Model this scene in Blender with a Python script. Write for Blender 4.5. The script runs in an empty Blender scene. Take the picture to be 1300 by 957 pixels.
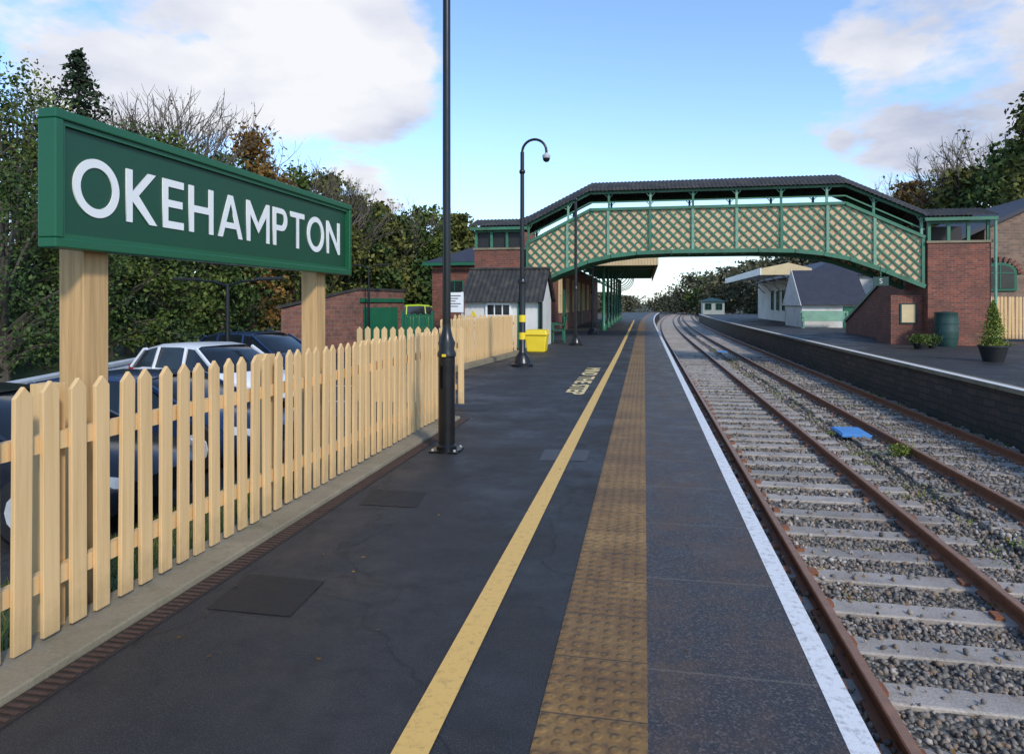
import bpy, bmesh, math, random
import numpy as np
from mathutils import Vector, Matrix
random.seed(7); rng = np.random.default_rng(7)
S = bpy.context.scene; COL = S.collection
F = 867.0; HX = 818.0; HY = 385.0; TH = math.atan((HX-650)/F); cT, sT = math.cos(TH), math.sin(TH); EYE = 1.45
def ray(px):
    u = (px-650)/F
    return (-sT+u*cT, cT+u*sT)
def at(px, py, Y):
    dx, dy = ray(px); t = Y/dy
    return Vector((dx*t, Y, EYE+(HY-py)/F*t))
def gp(px, py, z=0.0):
    t = F*(EYE-z)/(py-HY); dx, dy = ray(px)
    return Vector((dx*t, dy*t, z))
def cx(y):
    return 0.0 if y < 42 else (y-42)**2*0.00035
# ------------------------------------------------------------------ materials
def nn(nt, t, **k):
    n = nt.nodes.new(t)
    for a, b in k.items(): setattr(n, a, b)
    return n
def base(name):
    m = bpy.data.materials.new(name); m.use_nodes = True; nt = m.node_tree
    return m, nt, nt.nodes['Principled BSDF']
def ramp(nt, fac, stops):
    r = nn(nt, 'ShaderNodeValToRGB'); e = r.color_ramp.elements
    while len(e) < len(stops): e.new(0.5)
    for el, (p, c) in zip(e, stops): el.position = p; el.color = (*c, 1)
    nt.links.new(fac, r.inputs[0]); return r.outputs[0]
def noise(nt, vec, scale, detail=6, rough=.6):
    n = nn(nt, 'ShaderNodeTexNoise'); n.inputs['Scale'].default_value = scale
    n.inputs['Detail'].default_value = detail; n.inputs['Roughness'].default_value = rough
    nt.links.new(vec, n.inputs['Vector']); return n.outputs[0]
def pos(nt): return nn(nt, 'ShaderNodeNewGeometry').outputs['Position']
def math_(nt, op, a, b=None, c=None):
    n = nn(nt, 'ShaderNodeMath', operation=op)
    for i, v in enumerate((a, b, c)):
        if v is None: continue
        if isinstance(v, (int, float)): n.inputs[i].default_value = v
        else: nt.links.new(v, n.inputs[i])
    return n.outputs[0]
def mixc(nt, fac, a, b, bt='MIX'):
    n = nn(nt, 'ShaderNodeMix', data_type='RGBA', blend_type=bt)
    for s, v in ((n.inputs[0], fac), (n.inputs[6], a), (n.inputs[7], b)):
        if isinstance(v, (int, float)): s.default_value = v
        elif isinstance(v, tuple): s.default_value = (*v, 1)
        else: nt.links.new(v, s)
    return n.outputs[2]
def bump(nt, b, h, st=.3, d=.01):
    n = nn(nt, 'ShaderNodeBump'); n.inputs['Strength'].default_value = st; n.inputs['Distance'].default_value = d
    nt.links.new(h, n.inputs['Height']); nt.links.new(n.outputs[0], b.inputs['Normal'])
def M_(name, c, rough=.6, var=.25, sc=6, bs=.15, metal=0, fine=60, dirt=None, obj=False, rnd=0):
    m, nt, b = base(name)
    v = nn(nt, 'ShaderNodeTexCoord').outputs['Object'] if obj else pos(nt)
    n1 = noise(nt, v, sc); n2 = noise(nt, v, fine, 3)
    lo = tuple(x*(1-var) for x in c); hi = tuple(min(1, x*(1+var)) for x in c)
    col = ramp(nt, n1, [(.3, lo), (.7, hi)])
    col = mixc(nt, .35, col, ramp(nt, n2, [(.3, tuple(x*(1-var) for x in c)), (.7, tuple(min(1,x*(1+var*.8)) for x in c))]))
    if dirt:
        f = ramp(nt, noise(nt, v, sc*.5, 8, .75), [(.48, (0,0,0)), (.68, (1,1,1))])
        col = mixc(nt, f, col, dirt)
    if rnd:
        col = mixc(nt, math_(nt,'MULTIPLY',nn(nt,'ShaderNodeObjectInfo').outputs['Random'],rnd), col, tuple(x*.4 for x in c))
    nt.links.new(col, b.inputs['Base Color'])
    nt.links.new(math_(nt, 'MULTIPLY_ADD', n1, .3, rough-.15), b.inputs['Roughness'])
    b.inputs['Metallic'].default_value = metal
    if bs: bump(nt, b, n2, bs, .01)
    return m
def grain(name, c, dark, rough=.6, knots=True):
    m, nt, b = base(name); p = pos(nt)
    mp = nn(nt, 'ShaderNodeMapping'); mp.inputs['Scale'].default_value = (38, 38, 1.6); nt.links.new(p, mp.inputs[0])
    g1 = noise(nt, mp.outputs[0], 1, 6, .65)
    col = ramp(nt, g1, [(.3, dark), (.55, c), (.75, tuple(min(1,x*1.08) for x in c))])
    info = nn(nt, 'ShaderNodeObjectInfo')
    col = mixc(nt, math_(nt,'MULTIPLY',info.outputs['Random'],.25), col, tuple(x*.72 for x in c))
    spz = nn(nt, 'ShaderNodeSeparateXYZ'); nt.links.new(p, spz.inputs[0])
    mr = nn(nt, 'ShaderNodeMapRange'); nt.links.new(math_(nt,'MULTIPLY_ADD',noise(nt,p,9,5),.35,spz.outputs[2]), mr.inputs[0])
    mr.inputs[1].default_value = .42; mr.inputs[2].default_value = .12; mr.inputs[3].default_value = 0; mr.inputs[4].default_value = .55
    col = mixc(nt, mr.outputs[0], col, (.17,.12,.055))
    nt.links.new(col, b.inputs['Base Color']); b.inputs['Roughness'].default_value = rough
    bump(nt, b, g1, .35, .006); return m
def brick(name, c1, c2, mortar, w=.23, h=.075, ms=.01, stone=False, dirt=(.05,.035,.03), dm=.7):
    m, nt, b = base(name); p = pos(nt)
    sx = nn(nt, 'ShaderNodeSeparateXYZ'); nt.links.new(p, sx.inputs[0])
    cb = nn(nt, 'ShaderNodeCombineXYZ'); nt.links.new(math_(nt, 'ADD', sx.outputs[0], sx.outputs[1]), cb.inputs[0]); nt.links.new(sx.outputs[2], cb.inputs[1])
    vec = cb.outputs[0]
    if stone:
        va = nn(nt, 'ShaderNodeVectorMath', operation='MULTIPLY_ADD')
        ns = nn(nt, 'ShaderNodeTexNoise'); ns.inputs['Scale'].default_value = 2.5; nt.links.new(p, ns.inputs['Vector'])
        nt.links.new(ns.outputs[1], va.inputs[0]); va.inputs[1].default_value = (.12,.12,0); nt.links.new(vec, va.inputs[2]); vec = va.outputs[0]
    t = nn(nt, 'ShaderNodeTexBrick'); nt.links.new(vec, t.inputs['Vector'])
    t.inputs['Scale'].default_value = 1; t.inputs['Brick Width'].default_value = w; t.inputs['Row Height'].default_value = h
    t.inputs['Mortar Size'].default_value = ms; t.inputs['Color1'].default_value = (*c1,1); t.inputs['Color2'].default_value = (*c2,1); t.inputs['Mortar'].default_value = (*mortar,1)
    f = ramp(nt, noise(nt, p, 1.3, 8, .7), [(.42, (0,0,0)), (.68, (dm,)*3)])
    col = mixc(nt, f, t.outputs[0], dirt)
    col = mixc(nt, ramp(nt, noise(nt, p, 7, 4, .7), [(.55,(0,0,0)),(.75,(.4,.4,.4))]), col, tuple(min(1,x*1.5+.03) for x in mortar))
    nt.links.new(col, b.inputs['Base Color']); b.inputs['Roughness'].default_value = .8
    bump(nt, b, math_(nt, 'SUBTRACT', noise(nt, p, 40, 3), t.outputs[1]), .5, .012)
    return m
def island(name, stops, rough=.7, transl=False):
    m, nt, b = base(name)
    g = nn(nt, 'ShaderNodeNewGeometry')
    f = math_(nt, 'ADD', math_(nt, 'MULTIPLY', g.outputs['Random Per Island'], .6), math_(nt, 'MULTIPLY', noise(nt, g.outputs['Position'], .9, 2), .45))
    nt.links.new(ramp(nt, f, stops), b.inputs['Base Color']); b.inputs['Roughness'].default_value = rough
    b.inputs['Specular IOR Level'].default_value = .2
    return m
asph, nt, b = base('asphalt')
p = pos(nt)
big = noise(nt, p, .55, 6, .65); fine = noise(nt, p, 160, 2); mid = noise(nt, p, 5, 6, .7)
c = ramp(nt, big, [(.3, (.012,.0115,.012)), (.55, (.020,.019,.0195)), (.8, (.032,.031,.031))])
c = mixc(nt, ramp(nt, fine, [(.48,(0,0,0)),(.72,(.75,.75,.75))]), c, (.085,.08,.077))
c = mixc(nt, ramp(nt, mid, [(.5,(0,0,0)),(.7,(.6,.6,.6))]), c, (.008,.0075,.008))
vo = nn(nt, 'ShaderNodeTexVoronoi', feature='DISTANCE_TO_EDGE'); vo.inputs['Scale'].default_value = .42
wv = nn(nt, 'ShaderNodeVectorMath', operation='MULTIPLY_ADD'); nz_ = nn(nt, 'ShaderNodeTexNoise'); nz_.inputs['Scale'].default_value = 2.2; nz_.inputs['Detail'].default_value = 6; nt.links.new(p, nz_.inputs['Vector'])
nt.links.new(nz_.outputs[1], wv.inputs[0]); wv.inputs[1].default_value = (.8,.8,0); nt.links.new(p, wv.inputs[2]); nt.links.new(wv.outputs[0], vo.inputs['Vector'])
crk = ramp(nt, vo.outputs[0], [(.0015,(.75,)*3),(.005,(0,0,0))])
c = mixc(nt, crk, c, (.005,.005,.005))
nt.links.new(c, b.inputs['Base Color'])
nt.links.new(ramp(nt, noise(nt, p, 1.1, 7, .7), [(.38,(.82,)*3),(.62,(.45,)*3)]), b.inputs['Roughness'])
bump(nt, b, fine, .6, .006)
tact, nt, b = base('blister_paving'); p = pos(nt)
sep = nn(nt, 'ShaderNodeSeparateXYZ'); nt.links.new(p, sep.inputs[0])
def fr(o, s): return math_(nt, 'SUBTRACT', math_(nt, 'FRACT', math_(nt, 'ADD', math_(nt, 'MULTIPLY', o, 1/s), 100.0)), .5)
fx, fy = fr(sep.outputs[0], .0625), fr(sep.outputs[1], .0667)
d = math_(nt, 'SQRT', math_(nt, 'ADD', math_(nt, 'MULTIPLY', fx, fx), math_(nt, 'MULTIPLY', fy, fy)))
bl = ramp(nt, d, [(.2,(1,1,1)),(.36,(0,0,0))])
gy = math_(nt, 'ABSOLUTE', fr(sep.outputs[1], .40)); jt = ramp(nt, gy, [(.486,(0,0,0)),(.493,(1,1,1))])
big = noise(nt, p, 2.2, 6, .7)
wn = nn(nt, 'ShaderNodeTexWhiteNoise', noise_dimensions='1D'); nt.links.new(math_(nt,'FLOOR',math_(nt,'ADD',math_(nt,'MULTIPLY',sep.outputs[1],2.5),100.5)), wn.inputs['W'])
c = ramp(nt, big, [(.3,(.15,.075,.020)),(.5,(.25,.135,.036)),(.75,(.36,.21,.065))])
c = mixc(nt, math_(nt,'MULTIPLY',wn.outputs[0],.55), c, (.11,.055,.020))
c = mixc(nt, ramp(nt, noise(nt, p, 30, 4), [(.48,(0,0,0)),(.70,(.75,.75,.75))]), c, (.07,.036,.016))
c = mixc(nt, math_(nt,'MULTIPLY',jt,.6), c, (.05,.03,.018))
nt.links.new(c, b.inputs['Base Color']); b.inputs['Roughness'].default_value = .6
bump(nt, b, math_(nt, 'SUBTRACT', bl, jt), .9, .006)
slab, nt, b = base('edge_slabs'); p = pos(nt)
sep = nn(nt, 'ShaderNodeSeparateXYZ'); nt.links.new(p, sep.inputs[0])
gy = math_(nt, 'ABSOLUTE', fr(sep.outputs[1], .92)); jt = ramp(nt, gy, [(.491,(0,0,0)),(.495,(1,1,1))])
big = noise(nt, p, 3, 7, .7)
c = ramp(nt, big, [(.3,(.018,.015,.016)),(.5,(.038,.030,.029)),(.72,(.075,.055,.045))])
c = mixc(nt, ramp(nt, noise(nt, p, 90, 2), [(.5,(0,0,0)),(.72,(.75,.75,.75))]), c, (.16,.13,.115))
c = mixc(nt, ramp(nt, noise(nt, p, 1.4, 8, .8), [(.48,(0,0,0)),(.62,(.65,.65,.65))]), c, (.10,.058,.032))
c = mixc(nt, math_(nt, 'MULTIPLY', jt, .4), c, (.17,.15,.11))
nt.links.new(c, b.inputs['Base Color'])
nt.links.new(ramp(nt, big, [(.35,(.38,)*3),(.65,(.68,)*3)]), b.inputs['Roughness'])
bump(nt, b, math_(nt, 'ADD', noise(nt, p, 90, 2), big), .6, .007)
def paint(name, c, wear, lo=.5, hi=.62):
    m, nt, b = base(name); p = pos(nt)
    f = ramp(nt, noise(nt, p, 26, 8, .75), [(lo,(0,0,0)),(hi,(1,1,1))])
    nt.links.new(mixc(nt, math_(nt,'MULTIPLY',f,.75), c, wear), b.inputs['Base Color']); b.inputs['Roughness'].default_value = .55
    bump(nt, b, noise(nt, p, 160, 2), .4, .004); return m
yel = paint('yellow_road_paint', (.72,.44,.12), (.30,.18,.07), .52, .72)
yel2 = paint('lettering_paint', (.78,.60,.28), (.25,.19,.10), .50, .70)
wht = paint('white_road_paint', (.72,.71,.70), (.20,.18,.17), .5, .7)
bal, nt, b = base('ballast'); p = pos(nt)
v = nn(nt, 'ShaderNodeTexVoronoi'); v.inputs['Scale'].default_value = 26; nt.links.new(p, v.inputs['Vector'])
sv = nn(nt, 'ShaderNodeSeparateColor'); nt.links.new(v.outputs['Color'], sv.inputs[0])
c = ramp(nt, sv.outputs[0], [(0,(.05,.045,.04)),(.5,(.15,.135,.115)),(1,(.32,.29,.26))])
c = mixc(nt, ramp(nt, v.outputs['Distance'], [(.4,(0,0,0)),(.8,(1,1,1))]), c, (.025,.022,.018))
c = mixc(nt, ramp(nt, noise(nt, p, .8, 6,.7), [(.48,(0,0,0)),(.70,(.6,.6,.6))]), c, (.06,.06,.028))
nt.links.new(c, b.inputs['Base Color']); b.inputs['Roughness'].default_value = .75
bump(nt, b, math_(nt, 'SUBTRACT', 1.0, v.outputs['Distance']), .9, .03)
stone_m = island('ballast_stones', [(.12,(.05,.045,.04)),(.34,(.14,.125,.11)),(.54,(.23,.21,.185)),(.70,(.22,.15,.10)),(.88,(.48,.45,.41))], .6)
leafmat = {
 'leafy': island('leaves_green', [(.15,(.022,.040,.008)),(.5,(.060,.092,.018)),(.8,(.14,.175,.04))]),
 'dark': island('leaves_ivy', [(.15,(.014,.030,.008)),(.5,(.038,.070,.018)),(.8,(.09,.135,.036))]),
 'conifer': island('needles', [(.15,(.008,.016,.008)),(.5,(.018,.036,.016)),(.8,(.04,.065,.028))]),
 'autumn': island('leaves_brown', [(.15,(.06,.034,.010)),(.5,(.16,.085,.022)),(.8,(.24,.15,.04))]),
 'olive': island('leaves_olive', [(.15,(.030,.036,.010)),(.5,(.085,.095,.022)),(.8,(.17,.165,.042))]),
 'far': island('leaves_far', [(.2,(.045,.05,.03)),(.5,(.09,.09,.05)),(.8,(.14,.13,.075))]),
 'gold': island('leaves_gold', [(.2,(.06,.09,.012)),(.5,(.15,.2,.03)),(.8,(.27,.30,.06))])}
bark = M_('bark', (.085,.072,.055), .85, .4, 5, .4)
twigm = M_('twigs', (.12,.098,.080), .85, .3, 5, 0)
timber = grain('painted_timber', (.74,.49,.235), (.64,.40,.17))
timber2 = grain('bare_timber', (.56,.35,.155), (.38,.22,.09), .65)
conc = M_('concrete', (.24,.20,.135), .8, .3, 4, .3, dirt=(.11,.10,.05))
slp = M_('sleeper', (.40,.35,.30), .5, .4, 5, .6, fine=45, dirt=(.18,.13,.095), rnd=.5)
rust = M_('rusty_rail', (.23,.085,.036), .65, .4, 12, .3, fine=90)
railtop = M_('rail_head', (.30,.16,.10), .42, .3, 12, .1, metal=.3)
black = M_('black_gloss_paint', (.006,.006,.007), .3, .2, 8, .03)
blackp = M_('black_plastic', (.015,.015,.016), .55, .2, 8, .05)
green = M_('green_paint', (.012,.12,.060), .4, .15, 3, .03)
signg = M_('sign_green', (.004,.060,.026), .38, .08, 2, .02)
framg = M_('sign_frame_green', (.008,.100,.040), .35, .1, 2, .02)
bgreen = M_('bridge_green', (.045,.175,.10), .5, .3, 3, .1, dirt=(.04,.085,.05))
lgreen = M_('light_green_paint', (.16,.32,.22), .5, .3, 3, .1)
tanp = M_('tan_paint', (.70,.46,.27), .6, .15, 2.5, .15, dirt=(.46,.28,.16))
white = M_('white_paint', (.80,.80,.78), .45, .04, 2, .03)
wwall = M_('whitewash', (.66,.65,.61), .7, .15, 1.5, .15, dirt=(.45,.43,.38))
dwall = M_('grey_whitewash', (.34,.36,.33), .7, .15, 1.5, .15)  # whitewash in a darker, greyer tone for the distant hut
cream = M_('cream_paint', (.64,.50,.28), .6, .15, 2, .1)
roofd = M_('old_corrugated_roof', (.030,.028,.026), .8, .45, 4, .4, dirt=(.07,.06,.045))
slate = M_('slate', (.034,.036,.050), .6, .3, 3, .4)
glass = M_('dark_glass', (.012,.016,.02), .12, .2, 2, 0)
redb = brick('red_brick', (.30,.070,.036), (.15,.034,.024), (.20,.145,.11), dirt=(.075,.042,.03), dm=.75)
dstone = brick('purple_stone', (.24,.09,.058), (.14,.058,.042), (.20,.13,.10), .42, .2, .018, True)
wallm = brick('platform_wall', (.10,.065,.05), (.05,.036,.03), (.022,.02,.017), .45, .15, .014, True, (.028,.036,.015))
ybrick = brick('buff_stone', (.28,.17,.11), (.17,.10,.07), (.24,.20,.15), .38, .16, .015, True, (.13,.085,.06))
grassm = M_('grass', (.05,.08,.02), .9, .5, 3, .6, fine=40, dirt=(.07,.055,.025))
earth = M_('earth', (.06,.05,.03), .9, .4, 1, .5, dirt=(.03,.045,.015))
patchm = M_('new_asphalt', (.009,.009,.0095), .6, .3, 10, .4, fine=160)
gpatch = M_('grey_patch', (.055,.058,.062), .6, .2, 10, .4, fine=120)
drainm = M_('drain_iron', (.025,.018,.016), .6, .4, 14, .3)
grate = M_('grating_iron', (.06,.034,.026), .6, .5, 14, .3)
bluep = M_('blue_panel', (.07,.27,.62), .5, .3, 6, .1, dirt=(.06,.17,.36))
yelp = M_('yellow_plastic', (.75,.55,.02), .45, .1, 4, .03)
galv = M_('galvanised', (.50,.52,.53), .5, .2, 3, .05, metal=.2)
carw = M_('car_white', (.72,.73,.75), .25, .03, 2, 0, obj=True)
carb = M_('car_blue', (.012,.03,.08), .2, .1, 2, 0, obj=True)
card = M_('car_black', (.012,.015,.024), .18, .1, 2, 0, obj=True)
cary = M_('car_lime', (.45,.62,.03), .4, .1, 2, 0, obj=True)
redl = M_('red_lens', (.35,.01,.01), .2, .1, 2, 0)
lens = M_('clear_lens', (.6,.62,.65), .15, .1, 2, 0)
dgreenp = M_('dark_green_plastic', (.014,.05,.042), .45, .2, 3, .03)
# ------------------------------------------------------------------ mesh tools
def tag(o, label=None, cat=None, group=None, kind=None):
    for k, v in (('label', label), ('category', cat), ('group', group), ('kind', kind)):
        if v: o[k] = v
    return o
def wl(o):
    v = Vector((0,0,0))
    while o is not None: v += o.location; o = o.parent
    return v
class MB:
    def __init__(s): s.v = []; s.f = []
    def add(s, vs, fs):
        n = len(s.v); s.v += [tuple(v) for v in vs]; s.f += [tuple(i+n for i in f) for f in fs]; return s
    def box(s, x0, x1, y0, y1, z0, z1):
        return s.add([(x0,y0,z0),(x1,y0,z0),(x1,y1,z0),(x0,y1,z0),(x0,y0,z1),(x1,y0,z1),(x1,y1,z1),(x0,y1,z1)],
                     [(0,3,2,1),(4,5,6,7),(0,1,5,4),(1,2,6,5),(2,3,7,6),(3,0,4,7)])
    def bar(s, p, q, w, h, up=(0,0,1)):
        p, q = Vector(p), Vector(q); d = (q-p).normalized(); u = Vector(up)
        if abs(d.dot(u)) > .98: u = Vector((0,1,0))
        a = d.cross(u).normalized()*w/2; c = a.cross(d).normalized()*h/2
        return s.add([p-a-c,p+a-c,p+a+c,p-a+c,q-a-c,q+a-c,q+a+c,q-a+c], [(0,1,2,3),(7,6,5,4),(0,4,5,1),(1,5,6,2),(2,6,7,3),(3,7,4,0)])
    def tube(s, pts, rs, n=10, cap=True):
        pts = [Vector(p) for p in pts]
        if not hasattr(rs, '__len__'): rs = [rs]*len(pts)
        vs = []; fs = []; a = None
        for i, p in enumerate(pts):
            d = (pts[min(i+1, len(pts)-1)]-pts[max(i-1, 0)]).normalized()
            if a is None:
                a = d.cross(Vector((0,0,1)) if abs(d.z) < .9 else Vector((1,0,0))).normalized()
            else:
                a = (a-d*a.dot(d)).normalized()
            b_ = d.cross(a)
            for k in range(n):
                t = 2*math.pi*k/n; vs.append(p+(a*math.cos(t)+b_*math.sin(t))*rs[i])
        for i in range(len(pts)-1):
            for k in range(n):
                fs.append((i*n+k, i*n+(k+1)%n, (i+1)*n+(k+1)%n, (i+1)*n+k))
        if cap: fs.append(tuple(range(n-1,-1,-1))); fs.append(tuple((len(pts)-1)*n+k for k in range(n)))
        return s.add(vs, fs)
    def lathe(s, c, prof, n=20):
        vs = []; fs = []
        for r, z in prof:
            for k in range(n):
                t = 2*math.pi*k/n; vs.append((c[0]+r*math.cos(t), c[1]+r*math.sin(t), c[2]+z))
        for i in range(len(prof)-1):
            for k in range(n): fs.append((i*n+k, i*n+(k+1)%n, (i+1)*n+(k+1)%n, (i+1)*n+k))
        fs.append(tuple(range(n-1,-1,-1))); fs.append(tuple((len(prof)-1)*n+k for k in range(n)))
        return s.add(vs, fs)
    def prism(s, poly, d):
        n = len(poly); d = Vector(d); P = [Vector(p) for p in poly]
        return s.add(P+[p+d for p in P], [tuple(range(n-1,-1,-1)), tuple(range(n,2*n))]+[(i,(i+1)%n,n+(i+1)%n,n+i) for i in range(n)])
    def build(s, name, mat, parent=None, smooth=False, bev=0, label=None):
        o0 = wl(parent) if parent is not None else Vector((0,0,0))
        me = bpy.data.meshes.new(name); me.from_pydata([(v[0]-o0.x, v[1]-o0.y, v[2]-o0.z) for v in s.v], [], s.f)
        me.materials.append(mat); me.update()
        if smooth:
            bm = bmesh.new(); bm.from_mesh(me)
            for f in bm.faces: f.smooth = len(f.verts) <= 4
            for e in bm.edges:
                if len(e.link_faces) == 2 and e.calc_face_angle(0) > .7: e.smooth = False
            bm.to_mesh(me); bm.free()
        o = bpy.data.objects.new(name, me); COL.objects.link(o)
        if parent is not None: o.parent = parent
        if bev:
            m = o.modifiers.new('b', 'BEVEL'); m.width = bev; m.segments = 2; m.limit_method = 'ANGLE'
        if label: o['label'] = label
        return o
def empty(name, loc, label=None, cat=None, group=None):
    o = bpy.data.objects.new(name, None); COL.objects.link(o); o.location = loc; o.empty_display_size = .2
    return tag(o, label, cat, group)
def bulk(name, V, per, faces, mat, parent=None, smooth=False):
    N = len(V)//per; T = np.array(faces, dtype=np.int64); k, m = T.shape
    idx = (T[None,:,:]+(np.arange(N)*per)[:,None,None]).reshape(-1)
    o0 = wl(parent) if parent is not None else Vector((0,0,0))
    me = bpy.data.meshes.new(name); me.vertices.add(len(V)); me.vertices.foreach_set('co', (V-np.array(o0)).astype(np.float32).ravel())
    me.loops.add(len(idx)); me.loops.foreach_set('vertex_index', idx.astype(np.int32))
    me.polygons.add(N*k); me.polygons.foreach_set('loop_start', (np.arange(N*k)*m).astype(np.int32))
    try: me.polygons.foreach_set('loop_total', np.full(N*k, m, dtype=np.int32))
    except Exception: pass
    me.update(calc_edges=True); me.validate(); me.materials.append(mat)
    o = bpy.data.objects.new(name, me); COL.objects.link(o)
    if parent is not None: o.parent = parent
    return o
def ysamp(y0, y1):
    ys = [y0]
    if y0 < 42 < y1: ys.append(42)
    y = max(y0, 42)+4
    while y < y1: ys.append(y); y += 4
    if y1 not in ys: ys.append(y1)
    return ys
def strip(m, x0, x1, y0, y1, z):
    ys = ysamp(y0, y1); vs = []
    for y in ys: vs += [(x0+cx(y), y, z), (x1+cx(y), y, z)]
    return m.add(vs, [(2*i, 2*i+1, 2*i+3, 2*i+2) for i in range(len(ys)-1)])
def solid(m, x0, x1, y0, y1, z0, z1):
    ys = ysamp(y0, y1); vs = []
    for y in ys: vs += [(x0+cx(y),y,z0),(x1+cx(y),y,z0),(x1+cx(y),y,z1),(x0+cx(y),y,z1)]
    fs = [(0,1,2,3)]
    for i in range(len(ys)-1):
        a = 4*i; b_ = a+4
        fs += [(a,a+3,b_+3,b_),(a+3,a+2,b_+2,b_+3),(a+2,a+1,b_+1,b_+2),(a+1,a,b_,b_+1)]
    n = 4*(len(ys)-1); fs.append((n+3,n+2,n+1,n))
    return m.add(vs, fs)
def text_mesh(name, body, size, O, R, U, mat, parent=None, depth=.004, off=0):
    cu = bpy.data.curves.new('t', 'FONT'); cu.body = body; cu.size = size; cu.extrude = depth/2; cu.offset = off; cu.align_x = 'CENTER'; cu.align_y = 'CENTER'
    o = bpy.data.objects.new('t', cu); COL.objects.link(o); bpy.context.view_layer.update()
    me = bpy.data.meshes.new_from_object(o.evaluated_get(bpy.context.evaluated_depsgraph_get())); bpy.data.objects.remove(o)
    return place_flat(name, me, O, R, U, mat, parent)
def place_flat(name, me, O, R, U, mat, parent):
    R = Vector(R); U = Vector(U); N = R.cross(U); o0 = wl(parent) if parent is not None else Vector((0,0,0))
    for v in me.vertices: v.co = Vector(O)+R*v.co.x+U*v.co.y+N*v.co.z-o0
    me.materials.clear(); me.materials.append(mat); me.name = name
    ob = bpy.data.objects.new(name, me); COL.objects.link(ob)
    if parent is not None: ob.parent = parent
    return ob
def struct(o): o['kind'] = 'structure'; return o
# ------------------------------------------------------------------ ground
m = MB(); m.box(-1500,1500,-300,2500,-1.6,-1.3); struct(m.build('ground', earth))
m = MB(); solid(m, -2.58, .72, -4, 8.2, -1.25, 0); solid(m, -4.25, .72, 8.2, 110, -1.25, 0)
struct(m.build('platform_left', asph))
m = MB(); strip(m, -.363, .012, -4, 108, .004); struct(m.build('tactile_paving', tact))
m = MB(); strip(m, .012, .65, -4, 108, .004); struct(m.build('edge_paving', slab))
m = MB(); solid(m, .65, .745, -4, 108, -.09, .006); struct(m.build('white_edge_line', wht))
m = MB(); strip(m, -.80, -.68, -4, 20, .006)
m.add([(-.80,20,.006),(-.68,20,.006),(-.80,60,.006),(-.92,60,.006)], [(0,1,2,3)])
struct(m.build('yellow_line', yel))
kz = empty('concrete_kerb', (-2.4,0,0)); struct(kz)
m = MB(); m.box(-2.57,-2.27,-3,8.3,-.2,.035); m.build('kerb_edge', conc, kz, bev=.008)
m = MB(); m.box(-2.262,-2.15,-3,8.3,-.06,.006)
m.build('drain_channel', drainm, kz)
m = MB()
y = .3
while y < 8.3:
    m.box(-2.25,-2.162,y,y+.018,.0065,.010); y += .04
m.build('drain_grating', grate, kz)
m = MB(); m.bar((-4.1,13.4,.02),(-3.55,19.2,.02),.3,.16); struct(m.build('kerb_strip', conc))
def quadpatch(name, px, z, mat):
    P = [gp(x, y, z) for x, y in px]; m = MB(); m.add(P, [(0,1,2,3)]); return struct(m.build(name, mat))
quadpatch('access_cover', [(262,772),(368,782),(412,737),(316,728)], .0035, patchm)
quadpatch('access_cover', [(456,640),(528,644),(541,624),(474,621)], .0035, patchm)
quadpatch('access_cover', [(684,584),(744,585),(750,571),(692,570)], .003, gpatch)
quadpatch('access_cover', [(560,521),(618,521),(626,514),(576,514)], .0035, patchm)
o = text_mesh('platform_lettering', 'MIND THE STEP', .42, (-1.12,13.1,.007), (0,-1,0), (1,0,0), yel2, None, .002, .010); struct(o)
dims = max(v.co.y for v in o.data.vertices)-min(v.co.y for v in o.data.vertices)
for v in o.data.vertices: v.co.y = 13.1+(v.co.y-13.1)*4.5/dims
m = MB(); solid(m, 6.5, 30, 5, 100, -1.25, -.05); struct(m.build('platform_right', asph))
m = MB(); solid(m, 6.42, 6.499, 4.9, 100, -1.28, -.13); struct(m.build('platform_wall', wallm))
m = MB(); solid(m, 6.33, 6.62, 4.8, 100, -.125, -.045); struct(m.build('platform_coping', conc))
m = MB(); strip(m, 6.34, 6.50, 4.8, 100, -.041); struct(m.build('white_edge_line', wht))
m = MB(); m.box(-45,-2.0,-6,75,-1.28,-.8); struct(m.build('car_park', asph))
m = MB()
for k in range(4,8):
    m.box(-10.2,-5.8,3.6+2.75*k,3.68+2.75*k,-.8,-.796)
struct(m.build('parking_bay_line', wht))
m = MB(); n = 30
vs = [(-5.0+2.42*i/6, -2+10.2*j/n, -.79+.34*(i/6)**2+.03*random.random()) for j in range(n+1) for i in range(7)]
m.add(vs, [(j*7+i, j*7+i+1, (j+1)*7+i+1, (j+1)*7+i) for j in range(n) for i in range(6)])
struct(m.build('grass_verge', grassm))
A = np.array([-12.,10.9]); B = np.array([-20.,34.9]); D = B-A; L = np.linalg.norm(D); D /= L; Nn = np.array([-D[1], D[0]])
def bankpt(s, w): q = A+D*s+Nn*w; return q[0], q[1]
m = MB(); ns, nw = 50, 14
vs = []
for i in range(ns+1):
    for j in range(nw+1):
        s_ = -20+i*2.2; w = .5+j*j*.25; x, y = bankpt(s_, w); vs.append((x, y, -.82+min(w,16)*.13+.2*math.sin(i*.9+j)*min(1,w/4)))
m.add(vs, [(i*(nw+1)+j, (i+1)*(nw+1)+j, (i+1)*(nw+1)+j+1, i*(nw+1)+j+1) for i in range(ns) for j in range(nw)])
struct(m.build('grass_bank', grassm))
m = MB(); nx, ny = 40, 260; vs = []
for j in range(ny+1):
    y = -1+j*j*.0012+j*.12
    for i in range(nx+1):
        x = .72+5.72*i/nx
        z = -1.105+.012*random.uniform(-1,1)-(.07 if 3.35 < x < 3.9 else 0)-(.05 if 5.9<x else 0)
        vs.append((x+cx(y), y, z))
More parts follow.
